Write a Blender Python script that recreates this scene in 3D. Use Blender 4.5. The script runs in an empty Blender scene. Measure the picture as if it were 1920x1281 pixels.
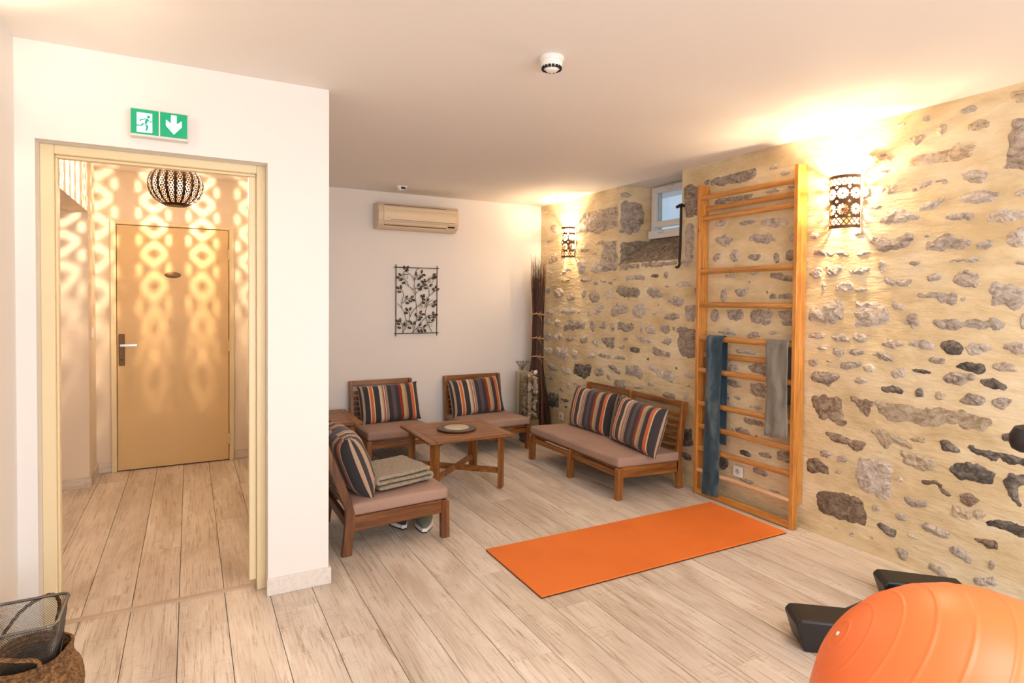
import bpy, bmesh, math, random
from mathutils import Vector, Matrix, noise
from mathutils.geometry import delaunay_2d_cdt
PI = math.pi
random.seed(7)
S = bpy.context.scene
C = bpy.data.collections.new('room'); S.collection.children.link(C)

# ------------------------------------------------------------------ camera, world, lights, exposure
CAM_H = 1.47; F_PX = 1119.9; CY = 586.4; YAW = .4954; PIT = .0209; ROLL = .0079
def setup_camera():
    right = Vector((math.cos(YAW), -math.sin(YAW), 0)); fw = Vector((math.sin(YAW), math.cos(YAW), 0)); up = Vector((0, 0, 1))
    F = fw*math.cos(PIT)-up*math.sin(PIT); u2 = up*math.cos(PIT)+fw*math.sin(PIT)
    R = right*math.cos(ROLL)+u2*math.sin(ROLL); U = u2*math.cos(ROLL)-right*math.sin(ROLL)
    cd = bpy.data.cameras.new('camera'); cam = bpy.data.objects.new('camera', cd); C.objects.link(cam)
    cd.sensor_width = 36; cd.sensor_fit = 'HORIZONTAL'; cd.lens = F_PX/1920*36
    cd.shift_y = -(640.5-CY)/1920; cd.clip_start = .02
    M = Matrix((R, U, -F)).transposed().to_4x4(); M.translation = Vector((0, 0, CAM_H)); cam.matrix_world = M
    S.camera = cam
setup_camera()
S.view_settings.view_transform = 'Standard'; S.view_settings.look = 'None'; S.view_settings.gamma = 1
S.view_settings.use_curve_mapping = False; S.view_settings.exposure = 0.02
W = bpy.data.worlds.new('world'); S.world = W; W.use_nodes = True
bg = W.node_tree.nodes['Background']; bg.inputs[0].default_value = (.62, .80, 1, 1); bg.inputs[1].default_value = .72
def light(name, kind, loc, power, color, size=.03, rot=(0, 0, 0), size_y=None):
    ld = bpy.data.lights.new(name, kind); ld.energy = power; ld.color = color
    if kind == 'POINT': ld.shadow_soft_size = size
    if kind == 'AREA':
        ld.shape = 'RECTANGLE'; ld.size = size; ld.size_y = size_y or size
    o = bpy.data.objects.new(name, ld); C.objects.link(o); o.location = loc; o.rotation_euler = rot
    o.visible_camera = False if kind == 'AREA' else True
    return o
WARM = (1, .75, .46)
# added daylight-toned fill in the unseen rear opening, behind the camera
light('rear_fill', 'AREA', (1.5, -2.45, 1.35), 128, (.97, .97, 1), 3.4, (PI/2, 0, 0), 2.0)
light('overhead_fill', 'AREA', (1.6, .3, 2.5), 30, (.98, .96, .97), 1.2, (0, 0, 0), .6)  # added overhead fill for the near half of the room, no fixture there
light('lounge_fill', 'AREA', (2.0, 4.2, 2.5), 5, (.98, .96, .97), .4, (0, 0, 0), .4)  # weak fill added above the seating, not a visible lamp

# ------------------------------------------------------------------ helpers
def link(o, parent=None):
    C.objects.link(o)
    if parent is not None: o.parent = parent
    return o
def empty(name, loc=(0, 0, 0), rz=0.0):
    o = bpy.data.objects.new(name, None); o.location = loc; o.rotation_euler = (0, 0, rz); o.empty_display_size = .1
    return link(o)
def tag(o, label=None, cat=None, group=None, kind=None):
    if label: o['label'] = label
    if cat: o['category'] = cat
    if group: o['group'] = group
    if kind: o['kind'] = kind
    return o
def thing(name, label, cat, loc=(0, 0, 0), rz=0.0, group=None):
    return tag(empty(name, loc, rz), label, cat, group)
class MB:
    def __init__(s): s.v = []; s.f = []
    def add(s, vs, fs, M=None):
        n = len(s.v)
        s.v += [tuple(M @ Vector(v)) if M else tuple(v) for v in vs]
        s.f += [tuple(i+n for i in f) for f in fs]; return s
    def box(s, x0, x1, y0, y1, z0, z1, M=None):
        v = [(x, y, z) for z in (z0, z1) for y in (y0, y1) for x in (x0, x1)]
        return s.add(v, [(0, 2, 3, 1), (4, 5, 7, 6), (0, 1, 5, 4), (2, 6, 7, 3), (0, 4, 6, 2), (1, 3, 7, 5)], M)
    def bar(s, a, b, w, h, up=(0, 0, 1), M=None):
        a = Vector(a); b = Vector(b); d = (b-a).normalized(); u = Vector(up); r = d.cross(u)
        if r.length < 1e-4: r = d.cross(Vector((1, 0, 0)))
        r.normalize(); u = r.cross(d)
        v = [p+r*i*w/2+u*j*h/2 for p in (a, b) for i, j in ((-1, -1), (1, -1), (1, 1), (-1, 1))]
        return s.add(v, [(3, 2, 1, 0), (4, 5, 6, 7), (0, 1, 5, 4), (1, 2, 6, 5), (2, 3, 7, 6), (3, 0, 4, 7)], M)
    def prism(s, poly, a0, a1, axis='y', M=None):
        def P(p, t):
            return {'y': (p[0], t, p[1]), 'x': (t, p[0], p[1]), 'z': (p[0], p[1], t)}[axis]
        n = len(poly); v = [P(p, a0) for p in poly]+[P(p, a1) for p in poly]
        f = [tuple(range(n))[::-1], tuple(range(n, 2*n))]+[(i, (i+1) % n, (i+1) % n+n, i+n) for i in range(n)]
        return s.add(v, f, M)
    def tube(s, pts, r, n=8, caps=True, flat=1.0):
        pts = [Vector(p) for p in pts]; base = len(s.v); m = len(pts)
        rs = r if isinstance(r, (list, tuple)) else [r]*m
        ref = None
        for i, p in enumerate(pts):
            d = (pts[min(i+1, m-1)]-pts[max(i-1, 0)]).normalized()
            if ref is None:
                ref = d.cross(Vector((0, 0, 1)));
                if ref.length < .1: ref = d.cross(Vector((1, 0, 0)))
            ref = (ref-d*ref.dot(d)).normalized(); q = d.cross(ref)
            for k in range(n):
                a = 2*PI*k/n; s.v.append(tuple(p+ref*math.cos(a)*rs[i]+q*math.sin(a)*rs[i]*flat))
        for i in range(m-1):
            for k in range(n):
                a = base+i*n+k; b = base+i*n+(k+1) % n; s.f.append((a, b, b+n, a+n))
        if caps:
            s.f.append(tuple(base+k for k in range(n))[::-1]); s.f.append(tuple(base+(m-1)*n+k for k in range(n)))
        return s
    def lathe(s, prof, n=24, M=None, cx=0, cy=0):
        v = []; f = []
        for r, z in prof:
            for k in range(n):
                a = 2*PI*k/n; v.append((cx+r*math.cos(a), cy+r*math.sin(a), z))
        for i in range(len(prof)-1):
            for k in range(n):
                a = i*n+k; b = i*n+(k+1) % n; f.append((a, b, b+n, a+n))
        f.append(tuple(range(n))[::-1]); f.append(tuple((len(prof)-1)*n+k for k in range(n)))
        return s.add(v, f, M)
    def mesh(s, name, m, bevel=0, smooth=False, seg=1):
        me = bpy.data.meshes.new(name); me.from_pydata(s.v, [], s.f)
        bm = bmesh.new(); bm.from_mesh(me)
        bmesh.ops.recalc_face_normals(bm, faces=bm.faces)
        if bevel:
            ed = [e for e in bm.edges if len(e.link_faces) == 2 and e.calc_face_angle(0) > .5]
            bmesh.ops.bevel(bm, geom=ed, offset=bevel, segments=seg, affect='EDGES', profile=.5, clamp_overlap=True)
        bm.to_mesh(me); bm.free()
        if smooth:
            me.polygons.foreach_set('use_smooth', [True]*len(me.polygons))
        if m: me.materials.append(m)
        return me
    def build(s, name, m, parent=None, bevel=0, smooth=False, seg=1, loc=None):
        o = bpy.data.objects.new(name, s.mesh(name, m, bevel, smooth, seg))
        if loc: o.location = loc
        if smooth and bevel == 0: auto(o)
        return link(o, parent)
def auto(o, ang=40):
    me = o.data; bm = bmesh.new(); bm.from_mesh(me)
    for e in bm.edges:
        if len(e.link_faces) == 2 and e.calc_face_angle(0) > math.radians(ang): e.smooth = False
    bm.to_mesh(me); bm.free()
def struct(name, mb, m, parent=None, bevel=0, label=None):
    o = mb.build(name, m, parent, bevel)
    if parent is None: tag(o, label or name.replace('_', ' '), kind='structure')
    return o
def copy_tree(o, parent=None):
    c = o.copy(); C.objects.link(c)
    if parent is not None: c.parent = parent
    for ch in list(o.children): copy_tree(ch, c)
    return c
def solid(o, t, off=0):
    m = o.modifiers.new('s', 'SOLIDIFY'); m.thickness = t; m.offset = off; return o

# ------------------------------------------------------------------ materials
def mat(name, col, rough=.5, metal=0, bump=None, noise_col=None, spec=None, emit=None, trans=0, coat=0, vec='Object', sheen=0, rand=0):
    m = bpy.data.materials.new(name); m.use_nodes = True; nt = m.node_tree; b = nt.nodes['Principled BSDF']
    b.inputs['Base Color'].default_value = (*col, 1); b.inputs['Roughness'].default_value = rough; b.inputs['Metallic'].default_value = metal
    if spec is not None: b.inputs['Specular IOR Level'].default_value = spec
    if trans: b.inputs['Transmission Weight'].default_value = trans
    if coat: b.inputs['Coat Weight'].default_value = coat; b.inputs['Coat Roughness'].default_value = .15
    if sheen: b.inputs['Sheen Weight'].default_value = sheen
    if emit: b.inputs['Emission Color'].default_value = (*emit[0], 1); b.inputs['Emission Strength'].default_value = emit[1]
    tc = nt.nodes.new('ShaderNodeTexCoord')
    if noise_col:
        c2, sc, lo, hi = noise_col
        n = nt.nodes.new('ShaderNodeTexNoise'); n.inputs['Scale'].default_value = sc; n.inputs['Detail'].default_value = 6
        nt.links.new(tc.outputs[vec], n.inputs['Vector'])
        r = nt.nodes.new('ShaderNodeMapRange'); r.inputs[1].default_value = lo; r.inputs[2].default_value = hi
        nt.links.new(n.outputs[0], r.inputs[0])
        mx = nt.nodes.new('ShaderNodeMix'); mx.data_type = 'RGBA'; mx.inputs[6].default_value = (*col, 1); mx.inputs[7].default_value = (*c2, 1)
        nt.links.new(r.outputs[0], mx.inputs[0]); nt.links.new(mx.outputs[2], b.inputs['Base Color'])
    if bump:
        sc, st, dist = bump
        n = nt.nodes.new('ShaderNodeTexNoise'); n.inputs['Scale'].default_value = sc; n.inputs['Detail'].default_value = 8
        nt.links.new(tc.outputs[vec], n.inputs['Vector'])
        bp = nt.nodes.new('ShaderNodeBump'); bp.inputs['Strength'].default_value = st; bp.inputs['Distance'].default_value = dist
        nt.links.new(n.outputs[0], bp.inputs['Height']); nt.links.new(bp.outputs[0], b.inputs['Normal'])
    return m
def ramp(nt, stops, interp='LINEAR'):
    r = nt.nodes.new('ShaderNodeValToRGB'); cr = r.color_ramp; cr.interpolation = interp
    while len(cr.elements) < len(stops): cr.elements.new(.5)
    for e, (p, c) in zip(cr.elements, stops): e.position = p; e.color = (*c, 1)
    return r
def wood(name, dark, mid, lite, axis, rough=.4, scale=1.0, knots=0, gloss=0, wave=.25, randpos=True, stretch=14):
    """procedural wood with the grain along one object axis"""
    m = bpy.data.materials.new(name); m.use_nodes = True; nt = m.node_tree; L = nt.links; b = nt.nodes['Principled BSDF']
    tc = nt.nodes.new('ShaderNodeTexCoord'); mp = nt.nodes.new('ShaderNodeMapping')
    s = [stretch*scale]*3; s['xyz'.index(axis)] = 1.0*scale; mp.inputs['Scale'].default_value = s
    L.new(tc.outputs['Object'], mp.inputs[0])
    v = mp.outputs[0]
    if randpos:
        oi = nt.nodes.new('ShaderNodeObjectInfo'); vm = nt.nodes.new('ShaderNodeVectorMath'); vm.operation = 'MULTIPLY'
        cx = nt.nodes.new('ShaderNodeCombineXYZ')
        for i in range(3): L.new(oi.outputs['Random'], cx.inputs[i])
        vm.inputs[1].default_value = (37, 53, 71); L.new(cx.outputs[0], vm.inputs[0])
        va = nt.nodes.new('ShaderNodeVectorMath'); va.operation = 'ADD'; L.new(v, va.inputs[0]); L.new(vm.outputs[0], va.inputs[1]); v = va.outputs[0]
    n1 = nt.nodes.new('ShaderNodeTexNoise'); n1.inputs['Scale'].default_value = 2.2; n1.inputs['Detail'].default_value = 8; n1.inputs['Roughness'].default_value = .65; n1.inputs['Distortion'].default_value = wave
    L.new(v, n1.inputs['Vector'])
    n2 = nt.nodes.new('ShaderNodeTexNoise'); n2.inputs['Scale'].default_value = 11; n2.inputs['Detail'].default_value = 5; L.new(v, n2.inputs['Vector'])
    r = ramp(nt, [(.3, dark), (.48, mid), (.68, lite)]); L.new(n1.outputs[0], r.inputs[0])
    r2 = ramp(nt, [(.35, (.62, .62, .62)), (.55, (1, 1, 1))]); L.new(n2.outputs[0], r2.inputs[0])
    mx = nt.nodes.new('ShaderNodeMix'); mx.data_type = 'RGBA'; mx.blend_type = 'MULTIPLY'; mx.inputs[0].default_value = .5
    L.new(r.outputs[0], mx.inputs[6]); L.new(r2.outputs[0], mx.inputs[7]); out = mx.outputs[2]
    if knots:
        vo = nt.nodes.new('ShaderNodeTexVoronoi'); vo.inputs['Scale'].default_value = knots
        mk = nt.nodes.new('ShaderNodeMapping'); sc = [1.0, 1.0, 1.0]; sc['xyz'.index(axis)] = .45; mk.inputs['Scale'].default_value = sc
        L.new(tc.outputs['Object'], mk.inputs[0]); L.new(mk.outputs[0], vo.inputs['Vector'])
        rk = ramp(nt, [(.045, (1, 1, 1)), (.09, (0, 0, 0))]); L.new(vo.outputs['Distance'], rk.inputs[0])
        m2 = nt.nodes.new('ShaderNodeMix'); m2.data_type = 'RGBA'; m2.inputs[7].default_value = (.16, .05, .012, 1)
        L.new(rk.outputs[0], m2.inputs[0]); L.new(out, m2.inputs[6]); out = m2.outputs[2]
    L.new(out, b.inputs['Base Color']); b.inputs['Roughness'].default_value = rough
    bp = nt.nodes.new('ShaderNodeBump'); bp.inputs['Strength'].default_value = .25; bp.inputs['Distance'].default_value = .002
    L.new(n2.outputs[0], bp.inputs['Height']); L.new(bp.outputs[0], b.inputs['Normal'])
    return m
def plank_mat(name, axis='y'):
    m = bpy.data.materials.new(name); m.use_nodes = True; nt = m.node_tree; L = nt.links; b = nt.nodes['Principled BSDF']
    geo = nt.nodes.new('ShaderNodeTexCoord'); oi = nt.nodes.new('ShaderNodeObjectInfo')
    cx = nt.nodes.new('ShaderNodeCombineXYZ')
    for i in range(3): L.new(oi.outputs['Random'], cx.inputs[i])
    vm = nt.nodes.new('ShaderNodeVectorMath'); vm.operation = 'MULTIPLY'; vm.inputs[1].default_value = (9, 31, 17); L.new(cx.outputs[0], vm.inputs[0])
    va = nt.nodes.new('ShaderNodeVectorMath'); va.operation = 'ADD'; L.new(geo.outputs['Object'], va.inputs[0]); L.new(vm.outputs[0], va.inputs[1])
    def nz(scale, sx, sy, det, dist=0, rough=.6):
        mp = nt.nodes.new('ShaderNodeMapping'); mp.inputs['Scale'].default_value = (sx, sy, 1) if axis == 'y' else (sy, sx, sx)
        L.new(va.outputs[0], mp.inputs[0]); n = nt.nodes.new('ShaderNodeTexNoise'); n.inputs['Scale'].default_value = scale
        n.inputs['Detail'].default_value = det; n.inputs['Distortion'].default_value = dist; n.inputs['Roughness'].default_value = rough
        L.new(mp.outputs[0], n.inputs['Vector']); return n
    big = nz(2.2, 2.2, .55, 3, .6); grain = nz(5.5, 11, .42, 9, 1.2, .72); fine = nz(26, 9, .35, 4); saw = nz(30, .5, 5, 4, .3); mask = nz(3, 2.4, 1.3, 3)
    base = ramp(nt, [(.30, (.55, .455, .365)), (.5, (.70, .605, .51)), (.72, (.84, .76, .67))]); L.new(big.outputs[0], base.inputs[0])
    g = ramp(nt, [(.30, (.38, .28, .20)), (.40, (.66, .58, .50)), (.47, (.97, .96, .95)), (.6, (1, 1, 1))]); L.new(grain.outputs[0], g.inputs[0])
    f = ramp(nt, [(.3, (.80, .77, .74)), (.5, (1, 1, 1))]); L.new(fine.outputs[0], f.inputs[0])
    sw = ramp(nt, [(.36, (.5, .44, .38)), (.43, (1, 1, 1))]); L.new(saw.outputs[0], sw.inputs[0])
    mk = ramp(nt, [(.5, (0, 0, 0)), (.62, (.55, .55, .55))]); L.new(mask.outputs[0], mk.inputs[0])
    def mul(a, c, fac=1.0, facsock=None):
        x = nt.nodes.new('ShaderNodeMix'); x.data_type = 'RGBA'; x.blend_type = 'MULTIPLY'; x.inputs[0].default_value = fac
        if facsock: L.new(facsock, x.inputs[0])
        L.new(a, x.inputs[6]); L.new(c, x.inputs[7]); return x.outputs[2]
    o = mul(base.outputs[0], g.outputs[0], .8); o = mul(o, f.outputs[0], .85); o = mul(o, sw.outputs[0], .5, mk.outputs[0])
    hv = nt.nodes.new('ShaderNodeHueSaturation'); mr = nt.nodes.new('ShaderNodeMapRange'); mr.inputs[3].default_value = .95; mr.inputs[4].default_value = 1.05
    L.new(oi.outputs['Random'], mr.inputs[0]); L.new(mr.outputs[0], hv.inputs['Value']); L.new(o, hv.inputs['Color'])
    L.new(hv.outputs[0], b.inputs['Base Color']); b.inputs['Roughness'].default_value = .42
    bp = nt.nodes.new('ShaderNodeBump'); bp.inputs['Strength'].default_value = .2; bp.inputs['Distance'].default_value = .001
    L.new(grain.outputs[0], bp.inputs['Height']); L.new(bp.outputs[0], b.inputs['Normal'])
    return m
def stone_mat(name, a, c, d, bump=1.0):
    m = bpy.data.materials.new(name); m.use_nodes = True; nt = m.node_tree; L = nt.links; b = nt.nodes['Principled BSDF']
    geo = nt.nodes.new('ShaderNodeNewGeometry'); oi = nt.nodes.new('ShaderNodeObjectInfo')
    mp = nt.nodes.new('ShaderNodeMapping'); mp.inputs['Scale'].default_value = (1, 1, 1.6); L.new(geo.outputs['Position'], mp.inputs[0])
    n = nt.nodes.new('ShaderNodeTexNoise'); n.inputs['Scale'].default_value = 17; n.inputs['Detail'].default_value = 9; n.inputs['Roughness'].default_value = .68; n.inputs['Distortion'].default_value = .9; L.new(mp.outputs[0], n.inputs['Vector'])
    n2 = nt.nodes.new('ShaderNodeTexNoise'); n2.inputs['Scale'].default_value = 60; n2.inputs['Detail'].default_value = 7; n2.inputs['Roughness'].default_value = .7; L.new(mp.outputs[0], n2.inputs['Vector'])
    r = ramp(nt, [(.34, a), (.5, c), (.66, d)]); L.new(n.outputs[0], r.inputs[0])
    r2 = ramp(nt, [(.34, (.42, .40, .38)), (.48, (1, 1, 1))]); L.new(n2.outputs[0], r2.inputs[0])
    mx = nt.nodes.new('ShaderNodeMix'); mx.data_type = 'RGBA'; mx.blend_type = 'MULTIPLY'; mx.inputs[0].default_value = .6
    L.new(r.outputs[0], mx.inputs[6]); L.new(r2.outputs[0], mx.inputs[7])
    hv = nt.nodes.new('ShaderNodeHueSaturation'); mr = nt.nodes.new('ShaderNodeMapRange'); mr.inputs[3].default_value = .78; mr.inputs[4].default_value = 1.2
    L.new(oi.outputs['Random'], mr.inputs[0]); L.new(mr.outputs[0], hv.inputs['Value']); L.new(mx.outputs[2], hv.inputs['Color'])
    L.new(hv.outputs[0], b.inputs['Base Color']); b.inputs['Roughness'].default_value = .9
    ad = nt.nodes.new('ShaderNodeMath'); ad.operation = 'ADD'; L.new(n.outputs[0], ad.inputs[0]); L.new(n2.outputs[0], ad.inputs[1])
    bp = nt.nodes.new('ShaderNodeBump'); bp.inputs['Strength'].default_value = .9*bump; bp.inputs['Distance'].default_value = .012
    L.new(ad.outputs[0], bp.inputs['Height']); L.new(bp.outputs[0], b.inputs['Normal'])
    return m
def mortar_mat():
    m = bpy.data.materials.new('mortar'); m.use_nodes = True; nt = m.node_tree; L = nt.links; b = nt.nodes['Principled BSDF']
    geo = nt.nodes.new('ShaderNodeNewGeometry')
    def nz(s, d, r=.6, sc=(1, 1, 1)):
        mp = nt.nodes.new('ShaderNodeMapping'); mp.inputs['Scale'].default_value = sc; L.new(geo.outputs['Position'], mp.inputs[0])
        n = nt.nodes.new('ShaderNodeTexNoise'); n.inputs['Scale'].default_value = s; n.inputs['Detail'].default_value = d; n.inputs['Roughness'].default_value = r; L.new(mp.outputs[0], n.inputs['Vector']); return n
    n = nz(2.4, 6, .62, (1, 1, 2)); r = ramp(nt, [(.32, (.62, .47, .26)), (.5, (.75, .60, .365)), (.68, (.82, .70, .49))]); L.new(n.outputs[0], r.inputs[0])
    n2 = nz(9, 6, .6, (1, .7, 2)); r2 = ramp(nt, [(.3, (.78, .76, .74)), (.5, (1, 1, 1))]); L.new(n2.outputs[0], r2.inputs[0])
    mx = nt.nodes.new('ShaderNodeMix'); mx.data_type = 'RGBA'; mx.blend_type = 'MULTIPLY'; mx.inputs[0].default_value = .6; L.new(r.outputs[0], mx.inputs[6]); L.new(r2.outputs[0], mx.inputs[7])
    L.new(mx.outputs[2], b.inputs['Base Color']); b.inputs['Roughness'].default_value = .92
    n3 = nz(85, 8, .7); n4 = nz(14, 5, .6, (1, .6, 2))
    ad = nt.nodes.new('ShaderNodeMath'); ad.operation = 'MULTIPLY_ADD'; ad.inputs[1].default_value = .12; L.new(n3.outputs[0], ad.inputs[0]); L.new(n4.outputs[0], ad.inputs[2])
    bp = nt.nodes.new('ShaderNodeBump'); bp.inputs['Strength'].default_value = .65; bp.inputs['Distance'].default_value = .02; L.new(ad.outputs[0], bp.inputs['Height']); L.new(bp.outputs[0], b.inputs['Normal'])
    return m
DARK = (.035, .033, .036); TAN = (.45, .30, .20); CREAM = (.66, .52, .36); ORG = (.60, .13, .035); RED = (.26, .025, .02); MUS = (.50, .36, .13); PUR = (.10, .07, .08); MAUV = (.36, .24, .20)
STRIPES = [(0, TAN), (.035, DARK), (.085, TAN), (.115, DARK), (.185, CREAM), (.20, ORG), (.24, CREAM), (.255, DARK), (.335, CREAM), (.37, TAN), (.39, RED), (.40, CREAM), (.415, RED), (.425, MAUV), (.45, DARK), (.51, PUR), (.57, DARK), (.625, RED), (.665, MUS), (.705, MAUV), (.735, DARK), (.80, ORG), (.845, CREAM), (.86, DARK), (.965, TAN)]
def stripe_mat(flip=False):
    m = bpy.data.materials.new('striped_fabric'); m.use_nodes = True; nt = m.node_tree; L = nt.links; b = nt.nodes['Principled BSDF']
    tc = nt.nodes.new('ShaderNodeTexCoord'); sp = nt.nodes.new('ShaderNodeSeparateXYZ'); L.new(tc.outputs['UV'], sp.inputs[0])
    r = ramp(nt, STRIPES, 'CONSTANT')
    fr_ = nt.nodes.new('ShaderNodeMath'); fr_.operation = 'FRACT'; L.new(sp.outputs[0], fr_.inputs[0]); L.new(fr_.outputs[0], r.inputs[0])
    n = nt.nodes.new('ShaderNodeTexNoise'); n.inputs['Scale'].default_value = 220; L.new(tc.outputs['Object'], n.inputs['Vector'])
    rr = ramp(nt, [(.3, (.8, .8, .8)), (.6, (1, 1, 1))]); L.new(n.outputs[0], rr.inputs[0])
    mx = nt.nodes.new('ShaderNodeMix'); mx.data_type = 'RGBA'; mx.blend_type = 'MULTIPLY'; mx.inputs[0].default_value = .5
    L.new(r.outputs[0], mx.inputs[6]); L.new(rr.outputs[0], mx.inputs[7]); L.new(mx.outputs[2], b.inputs['Base Color'])
    b.inputs['Roughness'].default_value = .9; b.inputs['Sheen Weight'].default_value = .15
    n2 = nt.nodes.new('ShaderNodeTexNoise'); n2.inputs['Scale'].default_value = 9; n2.inputs['Detail'].default_value = 4; L.new(tc.outputs['Object'], n2.inputs['Vector'])
    bp = nt.nodes.new('ShaderNodeBump'); bp.inputs['Strength'].default_value = .35; bp.inputs['Distance'].default_value = .015; L.new(n2.outputs[0], bp.inputs['Height']); L.new(bp.outputs[0], b.inputs['Normal'])
    return m
M = {}
M['wall'] = mat('white_plaster', (.83, .80, .77), .75, bump=(60, .08, .004))
M['wall_b'] = mat('lounge_plaster', (.82, .76, .71), .75, bump=(60, .08, .004))
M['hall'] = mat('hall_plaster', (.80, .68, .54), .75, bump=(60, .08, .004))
M['ceil'] = mat('ceiling_paint', (.84, .79, .75), .85)
M['cream'] = mat('cream_paint', (.82, .68, .43), .38, bump=(30, .05, .002))
M['cream2'] = mat('cream_door_paint', (.74, .52, .26), .35, bump=(30, .05, .002))
M['plank'] = plank_mat('whitewashed_oak')
M['skirt'] = plank_mat('whitewashed_oak_x', 'x'); 
M['skirt_pale'] = mat('pale_skirting', (.76, .71, .66), .5, noise_col=((.66, .60, .54), 60, .45, .75))
M['gap'] = mat('dark_gap', (.07, .05, .035), .9)
M['mortar'] = mortar_mat()
M['st'] = [stone_mat('stone_pale', (.34, .26, .20), (.60, .51, .43), (.74, .66, .58)), stone_mat('stone_mid', (.24, .18, .14), (.50, .41, .33), (.66, .57, .49)),
           stone_mat('stone_dark', (.06, .05, .042), (.18, .15, .125), (.38, .33, .28)), stone_mat('stone_brown', (.11, .068, .038), (.30, .21, .145), (.46, .36, .27)),
           stone_mat('stone_warm', (.40, .27, .15), (.66, .52, .36), (.76, .65, .52))]
M['cham'] = stone_mat('stone_chamfer', (.16, .12, .09), (.36, .28, .21), (.52, .43, .35), 1.5)
TD, TM, TL = (.10, .032, .007), (.25, .088, .018), (.41, .17, .042)
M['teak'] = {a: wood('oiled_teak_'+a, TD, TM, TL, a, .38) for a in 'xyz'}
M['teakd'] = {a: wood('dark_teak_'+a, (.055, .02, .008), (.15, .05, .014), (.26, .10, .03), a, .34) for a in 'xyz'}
PD, PM, PL = (.38, .13, .02), (.57, .225, .042), (.72, .33, .08)
M['pine'] = {a: wood('varnished_pine_'+a, PD, PM, PL, a, .28, knots=7) for a in 'xyz'}
M['rung'] = wood('rung_beech', (.42, .16, .035), (.54, .24, .06), (.66, .34, .11), 'y', .3)
M['rungl'] = wood('rung_light', (.62, .36, .17), (.75, .50, .28), (.82, .60, .38), 'y', .35)
M['pad'] = mat('dusty_pink_canvas', (.385, .25, .195), .85, bump=(7, .3, .02), noise_col=((.32, .205, .16), 5, .45, .8))
M['stripe'] = stripe_mat(); M['stripef'] = stripe_mat(True)
M['fleece'] = mat('beige_fleece', (.50, .39, .25), 1, bump=(160, 1.0, .02), noise_col=((.32, .24, .14), 60, .45, .7), sheen=.4)
M['iron'] = mat('black_iron', (.03, .022, .018), .55, .6, bump=(40, .3, .003))
M['art'] = mat('brown_metal', (.035, .022, .016), .5, .5)
M['black'] = mat('black_plastic', (.012, .011, .011), .42, bump=(200, .15, .001))
M['blackg'] = mat('dark_grey_metal', (.05, .055, .065), .35, .6)
M['brass'] = mat('aged_bronze', (.17, .10, .05), .4, .8)
M['chrome'] = mat('chrome', (.7, .7, .7), .2, 1)
M['white'] = mat('white_plastic', (.85, .83, .80), .35)
M['ac'] = mat('cream_plastic', (.72, .57, .40), .4); M['ac2'] = mat('cream_plastic_panel', (.78, .62, .43), .35); M['acd'] = mat('brown_slot', (.16, .085, .04), .6)
M['dark'] = mat('dark_slot', (.01, .01, .01), .8)
M['upvc'] = mat('white_upvc', (.82, .82, .84), .3)
def glass(name, col, rough=0):
    m = mat(name, col, rough, trans=1.0); m.node_tree.nodes['Principled BSDF'].inputs['IOR'].default_value = 1.45; return m
M['pane'] = glass('window_glass', (.95, .98, 1), .0)
M['glass'] = glass('clear_glass', (.97, 1, .98))
M['mat'] = mat('orange_foam', (.78, .185, .022), .75, bump=(160, .25, .001), noise_col=((.72, .16, .018), 2.5, .4, .7))
M['matd'] = mat('dark_foam_edge', (.06, .02, .012), .8)
M['towelb'] = None
M['metal_shade'] = mat('pierced_bronze', (.13, .065, .03), .45, .5)
M['pend'] = mat('pierced_black_metal', (.035, .018, .012), .4, .7)
M['twig'] = mat('dark_twig', (.07, .034, .022), .7); M['twig2'] = mat('red_brown_twig', (.17, .065, .035), .7)
M['raffia'] = mat('raffia', (.45, .26, .12), .8, bump=(90, .5, .003))
M['sand'] = mat('sand', (.42, .28, .14), 1, bump=(200, .6, .003))
M['vase_cream'] = mat('cream_ceramic', (.62, .50, .34), .4)
M['sea'] = mat('woven_seagrass', (.36, .185, .07), .85, bump=(110, 1, .02), noise_col=((.17, .075, .025), 70, .42, .6))
M['mesh'] = mat('grey_steel_wire', (.16, .145, .13), .35, .85)
def towel_mat(name, a, b_, c):
    m = bpy.data.materials.new(name); m.use_nodes = True; nt = m.node_tree; L = nt.links; b = nt.nodes['Principled BSDF']
    tc = nt.nodes.new('ShaderNodeTexCoord'); mp = nt.nodes.new('ShaderNodeMapping'); mp.inputs['Scale'].default_value = (1, 2.5, 1); L.new(tc.outputs['Object'], mp.inputs[0])
    n = nt.nodes.new('ShaderNodeTexNoise'); n.inputs['Scale'].default_value = 4.2; n.inputs['Detail'].default_value = 5; n.inputs['Distortion'].default_value = .6; L.new(mp.outputs[0], n.inputs['Vector'])
    r = ramp(nt, [(.34, a), (.5, b_), (.64, c)]); L.new(n.outputs[0], r.inputs[0]); L.new(r.outputs[0], b.inputs['Base Color'])
    b.inputs['Roughness'].default_value = .85; b.inputs['Sheen Weight'].default_value = .2
    return m
M['towelb'] = towel_mat('tie_dyed_blue', (.012, .028, .045), (.025, .065, .10), (.11, .15, .16))
M['towelg'] = towel_mat('grey_green_cloth', (.13, .12, .095), (.20, .185, .15), (.26, .235, .19))

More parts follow.
